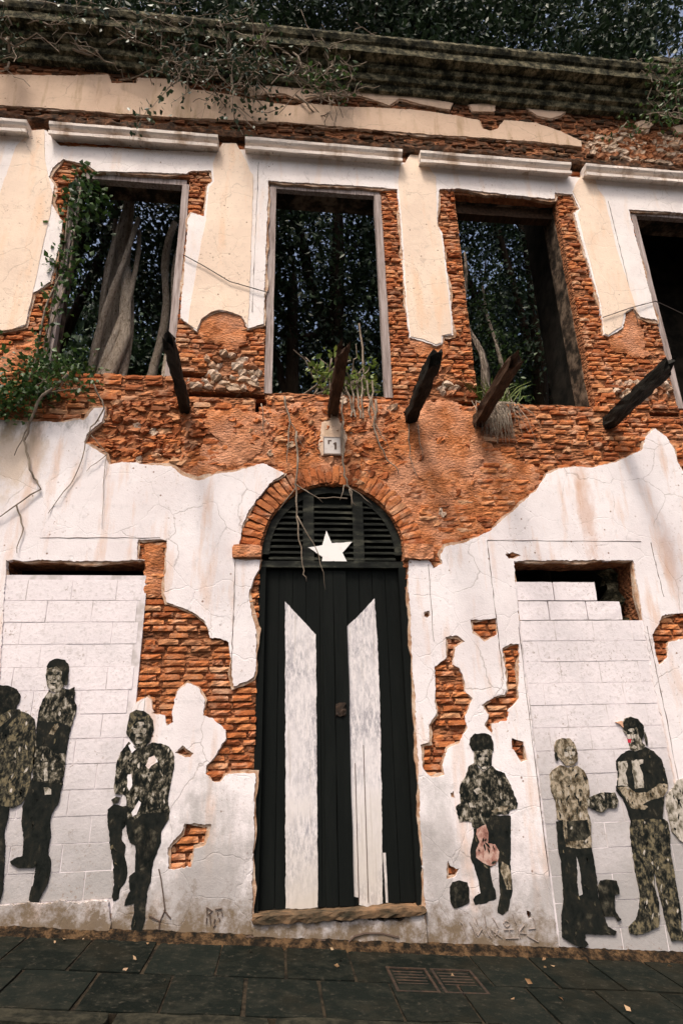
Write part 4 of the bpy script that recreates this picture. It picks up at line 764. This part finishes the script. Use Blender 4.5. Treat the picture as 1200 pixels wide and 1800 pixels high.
link('seam', *merge([boxv(x, x + .006, .095, .105, .22, za) for x, za in ((.72, 1.3), (.80, 1.45), (.655, 1.15))]), 'line', door)
sheet('star', S['star'], [], .068, .09, 'star_paint', door, .02, .004, 0, .0, 1, .0, 6)
v, f = rough_box(.10, .05, .12, (3, 2, 3), .2, 6, .2); o = link('lock', v, f, 'rusty_iron', door); o.location = (DCX + .05, .09, 1.76)

# ---- cracks, dark lines for shaded plaster edges and scratched writing
def strokes(name, key, r, mat, parent, y=-.003):
    ps = []
    for ln in STROKES[key]:
        pth = [(x, y, z) for x, z in ln]; ps.append(tube(pth, r, 4))
    return link(name, *merge(ps), mat, parent)
strokes('scratched_letters', 'scribble', .0045, 'faint_line', bld, -.004)
strokes('marker_tag', 'tag', .005, 'line', bld, -.004)
strokes('crack', 'crack_left', .006, 'line', bld); strokes('crack', 'crack_door', .008, 'line', bld, -.02)
for ln in ([(-2.25, 3.36), (-1.05, 3.375)], [(2.14, 3.385), (3.95, 3.395)], [(2.14, 3.385), (2.145, 2.6), (2.15, 1.95)], [(-.405, 3.16), (-.40, 2.45), (-.405, 2.0)], [(1.505, 3.13), (1.50, 2.3)], [(3.93, 3.38), (3.95, 2.75)], [(-.32, 8.42), (-.325, 7.2), (-.33, 6.0)], [(-3.04, 8.1), (-3.05, 7.6)], [(4.35, 8.2), (4.36, 7.2), (4.37, 6.1)], [(-1.14, 2.2), (-1.15, .6)], [(2.36, 2.5), (2.36, .2)], [(3.70, 2.5), (3.715, 1.6), (3.70, .4)]):
    P = []
    for (a, b) in zip(ln[:-1], ln[1:]):
        for i in range(14): t = i / 14; P.append((a[0] + (b[0] - a[0]) * t + random.uniform(-.004, .004), -.001, a[1] + (b[1] - a[1]) * t + random.uniform(-.004, .004)))
    link('edge_shade_line', *tube(P, [random.uniform(.001, .0045) for _ in P], 4), 'line', bld)  # shade along the surround edges, drawn as a dark strip

# ================================================================== painted figures on the wall
FIG = {
 'a': ('painted grey figure in an olive coat at the left edge of the wall', {'head': 'ink_hair', 'coat': 'ink_olive', 'strap': 'ink_black', 'trousers': 'ink_black'}),
 'b': ('painted figure with folded arms and one raised foot on the blocked window', {'trousers': 'ink_black', 'shirt': 'ink_camo', 'vest': 'ink_black', 'arm': 'ink_tan', 'strip': 'ink_pale', 'patch': 'ink_pale', 'head': 'ink_skin', 'hair': 'ink_black'}),
 'c': ('flaking painted figure walking in a mottled jacket below the white plaster blobs', {'leg': 'ink_black', 'trousers': 'ink_black', 'knee': 'ink_dark', 'jacket': 'ink_camo', 'hand': 'ink_dark', 'head': 'ink_camo', 'hair': 'ink_olive', 'face': 'ink_skin', 'flake_a': 'plaster_white', 'flake_b': 'plaster_white', 'flake_c': 'plaster_white', 'flake_d': 'plaster_white'}),
 'd': ('painted figure with bushy black hair and patterned shirt right of the door', {'trousers': 'ink_black', 'knee': 'ink_tan', 'cloth': 'ink_pink', 'shirt': 'ink_camo', 'arm': 'ink_tan', 'head': 'ink_skin', 'hair': 'ink_hair', 'flake_a': 'ink_pale', 'flake_b': 'ink_pale'}),
 'e': ('small round dark painted head low beside the door', {'head': 'ink_hair'}),
 'f': ('painted bald figure in a tan shirt holding out a tray', {'trousers': 'ink_black', 'gap': 'block_paint', 'shirt': 'ink_tan', 'bag': 'ink_dark', 'tray': 'ink_camo', 'head': 'ink_tan'}),
 'g': ('painted figure in a black T-shirt with crossed forearms and mottled trousers', {'trousers': 'ink_olive', 'shirt': 'ink_black', 'arm': 'ink_tan', 'flake_a': 'ink_pale', 'flake_b': 'ink_pale', 'head': 'ink_skin', 'hair': 'ink_hair', 'spot': 'ink_red', 'beak': 'ink_orange'}),
 'h': ('painted tan torso cut off by the right edge of the picture', {'trousers': 'ink_dark', 'head': 'ink_skin', 'shirt': 'ink_pale'}),
 'i': ('small dark painted animal shape between the two standing figures on the right', {'body': 'ink_dark'}),
}
NICE = {'flake_a': 'pale_patch', 'flake_b': 'pale_patch', 'flake_c': 'pale_patch', 'flake_d': 'pale_patch', 'spot': 'red_spot', 'beak': 'cap_peak', 'strip': 'pale_strip', 'patch': 'pale_patch', 'gap': 'leg_gap', 'leg': 'trouser_leg'}
for kx, (lab, parts) in FIG.items():
    allp = np.array([q for k2 in parts for q in S['fig_%s.%s' % (kx, k2)]])
    if len(parts) == 1:
        k2, mt = list(parts.items())[0]
        tag(sheet('painted_figure', S['fig_%s.%s' % (kx, k2)], [], -.008, .02, mt, None, .02, .006, .0, 0, 1, .001, 3), lab, 'mural', 'painted figures on the wall'); continue
    o = thing('painted_figure', lab, 'mural', (allp[:, 0].mean(), 0, allp[:, 1].min()), 'painted figures on the wall')
    top = 0
    for j, (k2, mt) in enumerate(parts.items()):
        sheet(NICE.get(k2, k2), S['fig_%s.%s' % (kx, k2)], [], -.004 - j * .0005, .02, mt, o, .015, .007, .0, 0, 1, .0003, 3 + j); top = j
    tones = {'ink_dark': [], 'ink_black': [], 'ink_pale': [], 'ink_olive': []}
    later = lambda k2: [np.array(S['fig_%s.%s' % (kx, q)]) for q in list(parts)[list(parts).index(k2) + 1:]]
    yy = -.004 - top * .0005 - .0009
    for k2, mt in parts.items():                              # creases and printed tones of the clothing
        if k2 in ('head', 'hair', 'face', 'flake_a', 'flake_b', 'flake_c', 'flake_d', 'gap', 'spot', 'beak', 'patch', 'strip', 'strap', 'hand'): continue
        poly = np.array(S['fig_%s.%s' % (kx, k2)]); lo, hi = poly.min(0), poly.max(0); area = (hi - lo).prod() * .55
        black = mt == 'ink_black'; n = int(area * (150 if black else 420))
        for q in range(n):
            c = RNG.uniform(lo, hi); L_ = random.uniform(.02, .075); W_ = random.uniform(.004, .011); a = math.pi / 2 + random.gauss(0, .45); bend = random.uniform(-.35, .35)
            pts = []
            for t_, sg in ((0, 0), (.3, 1), (.7, 1), (1, 0), (.7, -1), (.3, -1)):
                u = (t_ - .5) * L_; v = sg * W_ * random.uniform(.5, 1.2) + bend * (u * u) / L_ * 2
                pts.append((c[0] + math.cos(a) * u - math.sin(a) * v, c[1] + math.sin(a) * u + math.cos(a) * v))
            P_ = np.array(pts)
            if not inside(poly, P_).all() or any(inside(w, P_).any() for w in later(k2)): continue
            tone = random.choice(('ink_dark', 'ink_olive')) if black else random.choice(('ink_black', 'ink_black', 'ink_dark', 'ink_pale'))
            tones[tone].append(([(x, yy, z) for x, z in pts], [(0, 1, 2, 3, 4, 5)]))
    if 'head' in parts and kx not in 'ah':                         # eyes, brows, nose, mouth and shaded cheek
        hd = np.array(S['fig_%s.head' % kx]); lo, hi = hd.min(0), hd.max(0); w_, h_ = hi - lo; turn = {'b': -.12, 'f': .14, 'g': -.16, 'd': .0, 'c': -.02}[kx]
        if kx == 'd': lo = lo - np.array([0, 0]); h_ = h_ * 1.25
        def blob(cx_, cz_, rw, rh, tone):
            pts = [(lo[0] + w_ * (cx_ + rw * math.cos(t_) * random.uniform(.75, 1.2)), lo[1] + h_ * (cz_ + rh * math.sin(t_) * random.uniform(.75, 1.2))) for t_ in np.arange(0, 6.28, .7)]
            tones[tone].append(([(x, yy - (.0004 if tone != 'ink_pale' else 0), z) for x, z in pts], [tuple(range(len(pts)))]))
        m_ = .5 + turn
        blob(m_ - .16, .44, .10, .10, 'ink_pale'); blob(m_ + .17, .44, .09, .09, 'ink_pale'); blob(m_, .62, .18, .06, 'ink_pale'); blob(m_ + .0, .40, .05, .11, 'ink_pale'); blob(m_, .13, .13, .05, 'ink_pale')
        for sg in (-1, 1): blob(m_ + sg * .17, .53, .085, .030, 'ink_black'); blob(m_ + sg * .17, .585, .10, .016, 'ink_black')
        blob(m_ + .05, .36, .05, .022, 'ink_black'); blob(m_, .25, .12, .022, 'ink_black'); blob(m_ - turn * 2 + .34 * (1 if turn <= 0 else -1), .35, .07, .2, 'ink_dark')
    for tone, lst in tones.items():
        if lst: link({'ink_pale': 'light_tone', 'ink_black': 'dark_tone', 'ink_dark': 'shade_tone', 'ink_olive': 'mid_tone'}[tone], *merge(lst), tone, o)['kind'] = 'stuff'

# ================================================================== broken balcony beams
BEAMS = [((-1.00, 4.83), .01, 1.15, .105, 'charred_wood', 'charred beam stump jutting from the wall below the leftmost window'),
         ((.575, 4.83), -.01, 1.15, .115, 'brown_wood', 'brown beam stump jutting out above the house number tile'),
         ((1.43, 4.80), .0, 1.10, .125, 'charred_wood', 'short charred beam stump jutting out between the middle windows'),
         ((2.20, 4.78), -.02, 1.18, .12, 'brown_wood', 'split brown beam stump in front of the window with the grass tuft'),
         ((3.745, 4.82), .0, 1.13, .125, 'charred_wood', 'charred beam stump jutting out at the far right')]
for i, ((x, z), dx, L, w, mt, lab) in enumerate(BEAMS):
    V, F = rough_box(w, L + .3, w * 1.1, (3, 16, 3), .17, i * 11 + 3, .05)
    V2 = []
    for (a, b, c) in V:
        if b < -(L + .3) / 2 + .07: b += noise.noise(Vector((a * 60, c * 60, i))) * .26 + .02
        t_ = .5 - b / (L + .3); k = 1 - .12 * t_ + noise.noise(Vector((b * 5, i, 0))) * .10
        V2.append((a * k + x + dx * t_, b + .3 - (L + .3) / 2, c * k + z + .02 * t_))
    tag(link('broken_beam', V2, F, mt), lab, 'beam', 'broken balcony beams')

# ================================================================== plants
def tree(label, x, y, h, r0, crown, n, lean=(0, 0), mat='bark_dark', seed=0, zbase=None, limbs=7, leafmat='leaf_dark', lsize=.12, i0min=7, flute=False):
    zb = -.3 if zbase is None else zbase
    o = thing('tree', label, 'tree', (x, y, zb), 'trees growing inside the ruin')
    parts = []; top = Vector((x + lean[0], y + lean[1], h)); trunk = []
    for i in range(15):
        t = i / 14; w = noise.noise_vector(Vector((seed * 5.1, t * 2.2, 0))) * .16 * h / 8
        trunk.append(Vector((x, y, zb)).lerp(top, t) + Vector((w.x, w.y, 0)) * min(1, t * 2))
    rad = [r0 * (1.35 - 1.0 * (i / 14) ** .8) for i in range(15)]
    if flute:
        sm_, V_, F_ = 30, [], []; NR = 60
        for i in range(NR + 1):
            u = i / NR * 14; k = min(13, int(u)); c_ = trunk[k].lerp(trunk[k + 1], u - k); rr_ = rad[k] + (rad[k + 1] - rad[k]) * (u - k)
            for q in range(sm_):
                a = 2 * math.pi * q / sm_; w = 1 + .26 * math.cos(4 * a + c_.z * 1.7 + 1.2 * noise.noise(Vector((c_.z * 1.3, 0, 0)))) + .16 * math.cos(7 * a - c_.z * 1.1) + .14 * noise.noise(Vector((math.cos(a) * 2, math.sin(a) * 2, c_.z * 3)))
                V_.append((c_.x + math.cos(a) * rr_ * w, c_.y + math.sin(a) * rr_ * w, c_.z))
        for i in range(NR):
            for q in range(sm_): q2 = (q + 1) % sm_; F_.append((i * sm_ + q, i * sm_ + q2, (i + 1) * sm_ + q2, (i + 1) * sm_ + q))
        parts.append((V_, F_))
    else: parts.append(tube(trunk, rad, 10, .35, seed))
    cs = []
    (cx_, cy_, cz_), (ax, ay, az) = crown
    ends = []
    for k in range(limbs):
        i0 = random.randint(i0min, 13); a = random.uniform(0, 6.28); u = random.uniform(.4, .9)
        e = Vector((cx_ + math.cos(a) * ax * u, cy_ + math.sin(a) * ay * u, cz_ + random.uniform(-.5, .7) * az)); ends.append(e)
        pth = wander(trunk[i0], e, 9, .5, seed + k); parts.append(tube(pth, [rad[i0] * .62 * (1 - .85 * j / 9) for j in range(10)], 7, .2, k))
        for q in range(3):
            s = pth[random.randint(4, 8)]; e2 = s + Vector((random.uniform(-1, 1), random.uniform(-1, 1), random.uniform(-.5, 1))) * .9
            parts.append(tube(wander(s, e2, 5, .2, k * 7 + q), [.035 * (1 - .8 * j / 5) for j in range(6)], 5)); ends.append(e2)
    link('trunk', *merge(parts), mat, o, True)
    nc = n // 70
    d = RNG.normal(size=(nc, 3)); d /= np.linalg.norm(d, axis=1)[:, None]; rr = RNG.uniform(.12, 1, nc)[:, None] ** .45
    cc = np.array([cx_, cy_, cz_]) + d * rr * np.array([ax, ay, az])
    sg = RNG.uniform(.16, .42, nc)
    pts = np.repeat(cc, 70, 0) + RNG.normal(size=(nc * 70, 3)) * np.repeat(sg, 70)[:, None]
    pts = pts[(pts[:, 1] > .62) | (pts[:, 2] > 10.9)]
    leaves('crown', pts, lsize, leafmat, o)
    return o
big_tree = tree('pale trunked tree with twisted roots standing in the leftmost window', -2.08, .84, 9.6, .125, ((-2.2, 2.6, 10.6), (2.6, 1.9, 2.4)), 26000, (.0, .1), 'bark', 1, 4.75, i0min=13, flute=True)
tree('dark tree seen through the window with the long grey jambs', .35, 3.4, 10.0, .24, ((.6, 4.3, 11.0), (2.5, 2.2, 3.4)), 30000, (-.2, .4), seed=2)
tree('leafy tree seen through the window with the grass tuft', 2.9, 4.6, 9.5, .2, ((4.3, 5.0, 11.2), (2.6, 2.0, 3.6)), 28000, (.2, .2), seed=3)
tree('tall tree whose crown shows sky over the cornice at the top right', 5.6, 7.6, 11.5, .26, ((5.3, 2.6, 15.6), (3.8, 1.8, 2.6)), 34000, (-.3, -4.2), seed=4, lsize=.14)
tree('dark tree behind the cornice at the top left', -4.6, 4.6, 10.5, .25, ((-3.0, 2.0, 13.8), (2.8, 1.6, 2.4)), 34000, (.3, -2.0), seed=5)
tree('dense tree behind the cornice at the top middle', 1.2, 7.6, 12.0, .28, ((1.2, 2.0, 14.7), (2.8, 1.6, 2.5)), 38000, (-.1, -4.6), seed=6)
tree('background tree filling the lower part of the middle windows', 1.6, 9.8, 9.0, .22, ((1.2, 9.4, 9.2), (5.5, 1.6, 3.8)), 34000, seed=8, lsize=.2)
tree('background tree behind the leftmost window', -4.2, 9.2, 9.0, .22, ((-4.4, 8.6, 9.6), (3.4, 1.6, 4.2)), 26000, seed=9, lsize=.2)
tree('background tree behind the third window', 8.2, 9.4, 9.0, .22, ((7.8, 8.6, 10.6), (3.2, 1.6, 4.4)), 24000, seed=10, lsize=.2)
# aerial roots beside the pale trunk
for i, (xa, xb, y, r, lab) in enumerate(((-2.36, -2.22, .95, .05, 'thin brown aerial root left of the pale trunk'), (-1.62, -1.50, 1.0, .055, 'thick pale aerial root right of the pale trunk'), (-1.44, -1.42, .8, .035, 'thin pale aerial root against the right jamb of the leftmost window'))):
    P = wander((xa, y, 4.76), (xb, y + .2, 8.6), 12, .16, 30 + i)
    tag(link('aerial_root', *tube(P, [r * (1.2 - .4 * j / 12) for j in range(13)], 7, .4, i), 'bark', None, True), lab, 'root', 'roots in the leftmost window')
for q in range(5):
    a0 = q * 1.25; P = [Vector((-2.08 + .19 * math.cos(a0 + k * .42) * (1.1 - .03 * k), .82 + .19 * math.sin(a0 + k * .42), 4.76 + k * .42)) for k in range(9)]
    link('root_strand', *tube(P, [.06 - .004 * k for k in range(9)], 7, .5, q), 'bark', big_tree, True)
P = [Vector((-2.16, .62, 4.76)), Vector((-2.10, .63, 5.3)), Vector((-1.98, .66, 5.8)), Vector((-1.90, .70, 6.2)), Vector((-1.96, .74, 6.7)), Vector((-2.02, .78, 7.3))]
tag(link('aerial_root', *tube(P, [.11, .09, .085, .08, .07, .05], 8, .3, 3), 'bark', None, True), 'pale root twisting across the front of the big trunk', 'root', 'roots in the leftmost window')
P = wander((2.38, .10, 5.0), (2.31, .16, 7.2), 14, .14, 44)
tag(link('climbing_root', *tube(P, [.05 - .0025 * j for j in range(15)], 8, .8, 5), 'root_grey', None, True), 'gnarled grey root climbing the left jamb of the third window', 'root')
P = wander((3.02, .9, 4.76), (2.95, 1.0, 7.6), 12, .2, 48)
hv = thing('hanging_vine', 'leafy vine hanging inside the third window', 'vine', (3.0, .9, 4.76))
link('stem', *tube(P, [.04 - .002 * j for j in range(13)], 6, .4, 5), 'bark', hv, True)
pts = []
for p in P[3:]:
    for _ in range(60): pts.append(p + Vector((random.gauss(0, .16), random.gauss(0, .12), random.gauss(0, .16))))
leaves('foliage', [tuple(p) for p in pts], .07, 'leaf_ivy', hv)
# ivy on the left jamb of the first window, shrub under it
iv = thing('ivy', 'green ivy climbing the left jamb of the leftmost window', 'ivy', (-2.5, 0, 5.2))
stems = [wander((-2.62 + i * .07, .02, 5.1), (-2.50 + i * .06, .03, 7.95), 16, .12, 60 + i) for i in range(3)]
link('stem', *merge([tube(s, .012, 5) for s in stems]), 'twig', iv)
pts = []
for s in stems:
    for j, p in enumerate(s):
        for _ in range(13 if j > 7 else 6): pts.append((p.x + random.gauss(.03, .075), p.y + random.gauss(-.01, .05), p.z + random.gauss(0, .1)))
for _ in range(160): pts.append((random.gauss(-2.28, .10), random.uniform(-.02, .3), 7.95 - abs(random.gauss(0, .28))))
leaves('foliage', pts, .075, 'leaf_ivy', iv, .75)
sh = thing('shrub', 'bushy green shrub rooted in the wall under the leftmost window', 'shrub', (-2.5, 0, 5.0))
pts = []; st = []
for i in range(20):
    e = Vector((random.gauss(-2.58, .32), random.uniform(-.42, .15), random.gauss(5.12, .15)));
    if e.x > -1.95: e.x = -1.95 - random.random() * .4
    st.append(tube(wander((random.uniform(-2.7, -2.2), .05, 4.95), e, 5, .08, 80 + i), [.012 - .002 * j for j in range(6)], 4))
    for _ in range(55): pts.append((e.x + random.gauss(0, .12), e.y + random.gauss(0, .10), e.z + random.gauss(0, .085)))
for i in range(12):
    e = (random.uniform(-3.2, -2.5), random.uniform(-.35, .0), random.uniform(4.55, 4.95))
    for _ in range(60): pts.append((e[0] + random.gauss(0, .12), e[1] + random.gauss(0, .08), e[2] + random.gauss(0, .08)))
link('stem', *merge(st), 'twig', sh); leaves('foliage', pts, .06, 'leaf_ivy', sh, .7)
# sill plant in the second window, grass tuft in the third
sp = thing('sill_plant', 'spindly plant with lime green leaves on the second window sill', 'plant', (.75, .1, 5.05))
st = []; pts = []
for i in range(16):
    a = Vector((random.uniform(.55, 1.0), random.uniform(.08, .25), 5.05)); e = a + Vector((random.uniform(-.45, .35), random.uniform(-.25, .1), random.uniform(.25, .75)))
    pth = wander(a, e, 6, .14, 120 + i); st.append(tube(pth, [.014 - .0015 * j for j in range(7)], 5))
    if i % 2 == 0:
        for p in pth[3:]:
            for _ in range(9): pts.append(tuple(p + Vector((random.gauss(0, .06), random.gauss(0, .05), random.gauss(0, .05)))))
for i in range(9):
    a = (.55 + i * .06, .06, 5.28); st.append(tube(wander(a, (a[0] + random.uniform(-.04, .04), -.02, 4.75), 6, .05, 140 + i), .010, 5))
for i in range(6): st.append(tube(wander((random.uniform(0, .5), .3, 5.05), (random.uniform(-.05, .9), .1, random.uniform(5.1, 5.6)), 6, .1, 150 + i), .012, 5))
st.append(tube(wander((1.02, .4, 5.05), (.98, .45, 6.35), 8, .08, 159), .014, 5))
link('stem', *merge(st), 'twig', sp); leaves('foliage', pts, .085, 'leaf_light', sp, .6)
gt = thing('grass_tuft', 'tuft of long grass spilling from the third window sill', 'grass', (2.45, 0, 5.0))
bl = []; bd = []
for i in range(120):
    a = Vector((random.gauss(2.42, .10), random.uniform(-.04, .2), 5.03)); e = a + Vector((random.gauss(0, .16), random.uniform(-.18, .05), random.uniform(.1, .32)))
    m_ = a.lerp(e, .55) + Vector((0, 0, .06)); bl.append(tube([a, m_, e], [.006, .005, .001], 3))
for i in range(160):
    a = Vector((random.gauss(2.40, .09), -.02, 5.02)); e = a + Vector((random.gauss(0, .10), -.03, -random.uniform(.15, .55))); bd.append(tube([a, a.lerp(e, .5) + Vector((0, -.06, .02)), e], [.005, .004, .001], 3))
link('green_blades', *merge(bl), 'leaf_light', gt); link('dry_blades', *merge(bd), 'twig', gt)
# hanging roots
def root(label, pts, r, branches=(), seed=0):
    parts = []; P = []
    for a, b in zip(pts[:-1], pts[1:]): P += wander(a, b, 5, .04, seed + len(P))[:-1]
    P.append(Vector(pts[-1])); n = len(P); parts.append(tube(P, [r * (1 - .7 * i / n) for i in range(n)], 6, .3, seed))
    for q in branches:
        Q = []
        for a, b in zip(q[:-1], q[1:]): Q += wander(a, b, 4, .03, seed + 9 + len(Q))[:-1]
        Q.append(Vector(q[-1])); parts.append(tube(Q, [r * .5 * (1 - .7 * i / len(Q)) for i in range(len(Q))], 5))
    tag(link('hanging_root', *merge(parts), 'twig', None, True), label, 'root', 'roots hanging over the wall')
root('long forked root trailing from the shrub down the left wall', [(-2.15, -.2, 5.05), (-2.42, -.14, 4.75), (-2.52, -.06, 4.35), (-2.43, -.03, 4.05), (-2.30, -.02, 3.85), (-2.70, -.02, 3.5)], .017, [[(-2.48, -.1, 4.5), (-2.60, -.03, 4.2)], [(-2.5, -.02, 3.68), (-2.40, -.02, 3.45), (-2.42, -.02, 3.2)]], 201)
root('thin root trailing down the white plaster right of the shrub', [(-1.95, -.1, 5.05), (-1.80, -.05, 4.75), (-1.92, -.03, 4.45), (-2.0, -.02, 4.0), (-2.2, -.02, 3.6)], .010, [[(-1.9, -.03, 4.45), (-1.72, -.02, 4.25), (-1.72, -.02, 3.9), (-1.68, -.02, 3.45)], [(-1.72, -.02, 4.25), (-1.9, -.02, 4.05)]], 211)
root('pale root dangling in front of the arched louvre left of the star', [(.18, -.05, 4.55), (.17, -.06, 3.95), (.20, -.06, 3.5), (.24, -.06, 3.1), (.28, -.06, 2.93)], .012, [[(.19, -.06, 3.6), (.40, -.06, 3.2), (.46, -.06, 2.85)], [(.17, -.06, 3.9), (.0, -.05, 3.65)], [(.17, -.05, 3.95), (.45, -.05, 3.75)]], 221)
root('tangle of thin roots hanging over the top of the arch', [(.68, -.03, 4.7), (.66, -.05, 4.2), (.70, -.06, 3.95), (.78, -.06, 3.72)], .014, [[(.68, -.05, 3.95), (.95, -.05, 3.74)], [(.70, -.05, 3.8), (.40, -.05, 3.8), (.15, -.05, 3.95)], [(.67, -.05, 3.95), (.62, -.05, 3.78)], [(.72, -.06, 3.9), (.74, -.06, 3.7)]], 231)
root('thin roots hanging on the orange render right of the number tile', [(1.05, .0, 5.0), (1.02, -.02, 4.6), (1.12, -.02, 4.3), (1.25, -.02, 4.1)], .013, [[(1.03, -.01, 4.7), (1.16, -.02, 4.4)], [(1.4, -.01, 4.7), (1.38, -.02, 4.3), (1.46, -.02, 4.05)], [(1.5, -.01, 4.7), (1.52, -.02, 4.25)]], 241)
root('thin roots hanging down the rubble below the second window', [(.05, .0, 5.0), (.10, -.02, 4.6), (.08, -.02, 4.2)], .012, [[(.1, -.01, 4.7), (.28, -.02, 4.35)], [(-.2, 0, 4.9), (-.15, -.02, 4.5)]], 251)
# dry creepers on the cornice
def creeper(label, x0, x1, n, seed, green=.5, drop=.8):
    o = thing('dry_creeper', label, 'creeper', ((x0 + x1) / 2, -.2, 10.5), 'creepers over the cornice')
    parts = []; pts = []
    for i in range(n):
        x = random.uniform(x0, x1); a = Vector((x, random.uniform(-.35, .0), random.uniform(9.5, 10.6)))
        e = a + Vector((random.gauss(0, .45), random.uniform(-.35, .05), random.uniform(-drop, .45)))
        if e.z < 9.9 and e.y > -.05: e.y = -.08
        P = wander(a, e, 7, .22, seed + i); r = random.uniform(.006, .018); parts.append(tube(P, [r * (1 - .1 * j) for j in range(8)], 5))
        for q in range(3):
            s = P[random.randint(2, 6)]; parts.append(tube(wander(s, s + Vector((random.gauss(0, .2), random.gauss(-.05, .1), random.gauss(0, .2))), 4, .08, seed + i * 5 + q), .005, 4))
        if random.random() < green:
            for p in P[2:]:
                for _ in range(6): pts.append(tuple(p + Vector((random.gauss(0, .09), random.gauss(-.02, .07), random.gauss(0, .09)))))
    link('stem', *merge(parts), 'twig', o); leaves('foliage', pts, .07, 'leaf_dark' if seed % 2 else 'leaf_ivy', o, .65)
creeper('dense dry creeper hanging over the cornice above the leftmost window', -3.6, -1.5, 26, 301, .45, .35)
creeper('leafy creeper spilling lowest over the frieze between the first two windows', -1.35, -.35, 40, 401, .6, 1.25)
creeper('pale tangled twigs on the cornice above the second window', .0, .95, 26, 500, .35, .8)
creeper('small green sprig on the cornice at the far right', 5.15, 5.5, 12, 600, 1.0, .4)
# wires
def wire(label, pts):
    P = []
    for a, b in zip(pts[:-1], pts[1:]):
        for i in range(6): P.append(Vector(a).lerp(Vector(b), i / 6))
    P.append(Vector(pts[-1])); tag(link('wire', *tube(P, .006, 5), 'wire'), label, 'wire')
wire('thin wire sagging across the pilaster between the first two windows', [(-1.15, -.03, 6.83), (-.9, -.03, 6.68), (-.6, -.03, 6.48), (-.15, -.03, 6.35)])
wire('thin wire running across the pilaster into the rightmost window', [(3.9, -.03, 6.25), (4.3, -.03, 6.42), (4.66, -.02, 6.55), (5.2, .1, 6.42), (5.8, .3, 6.4)])
print('bricks', len(bricks), 'stones', len(stones))
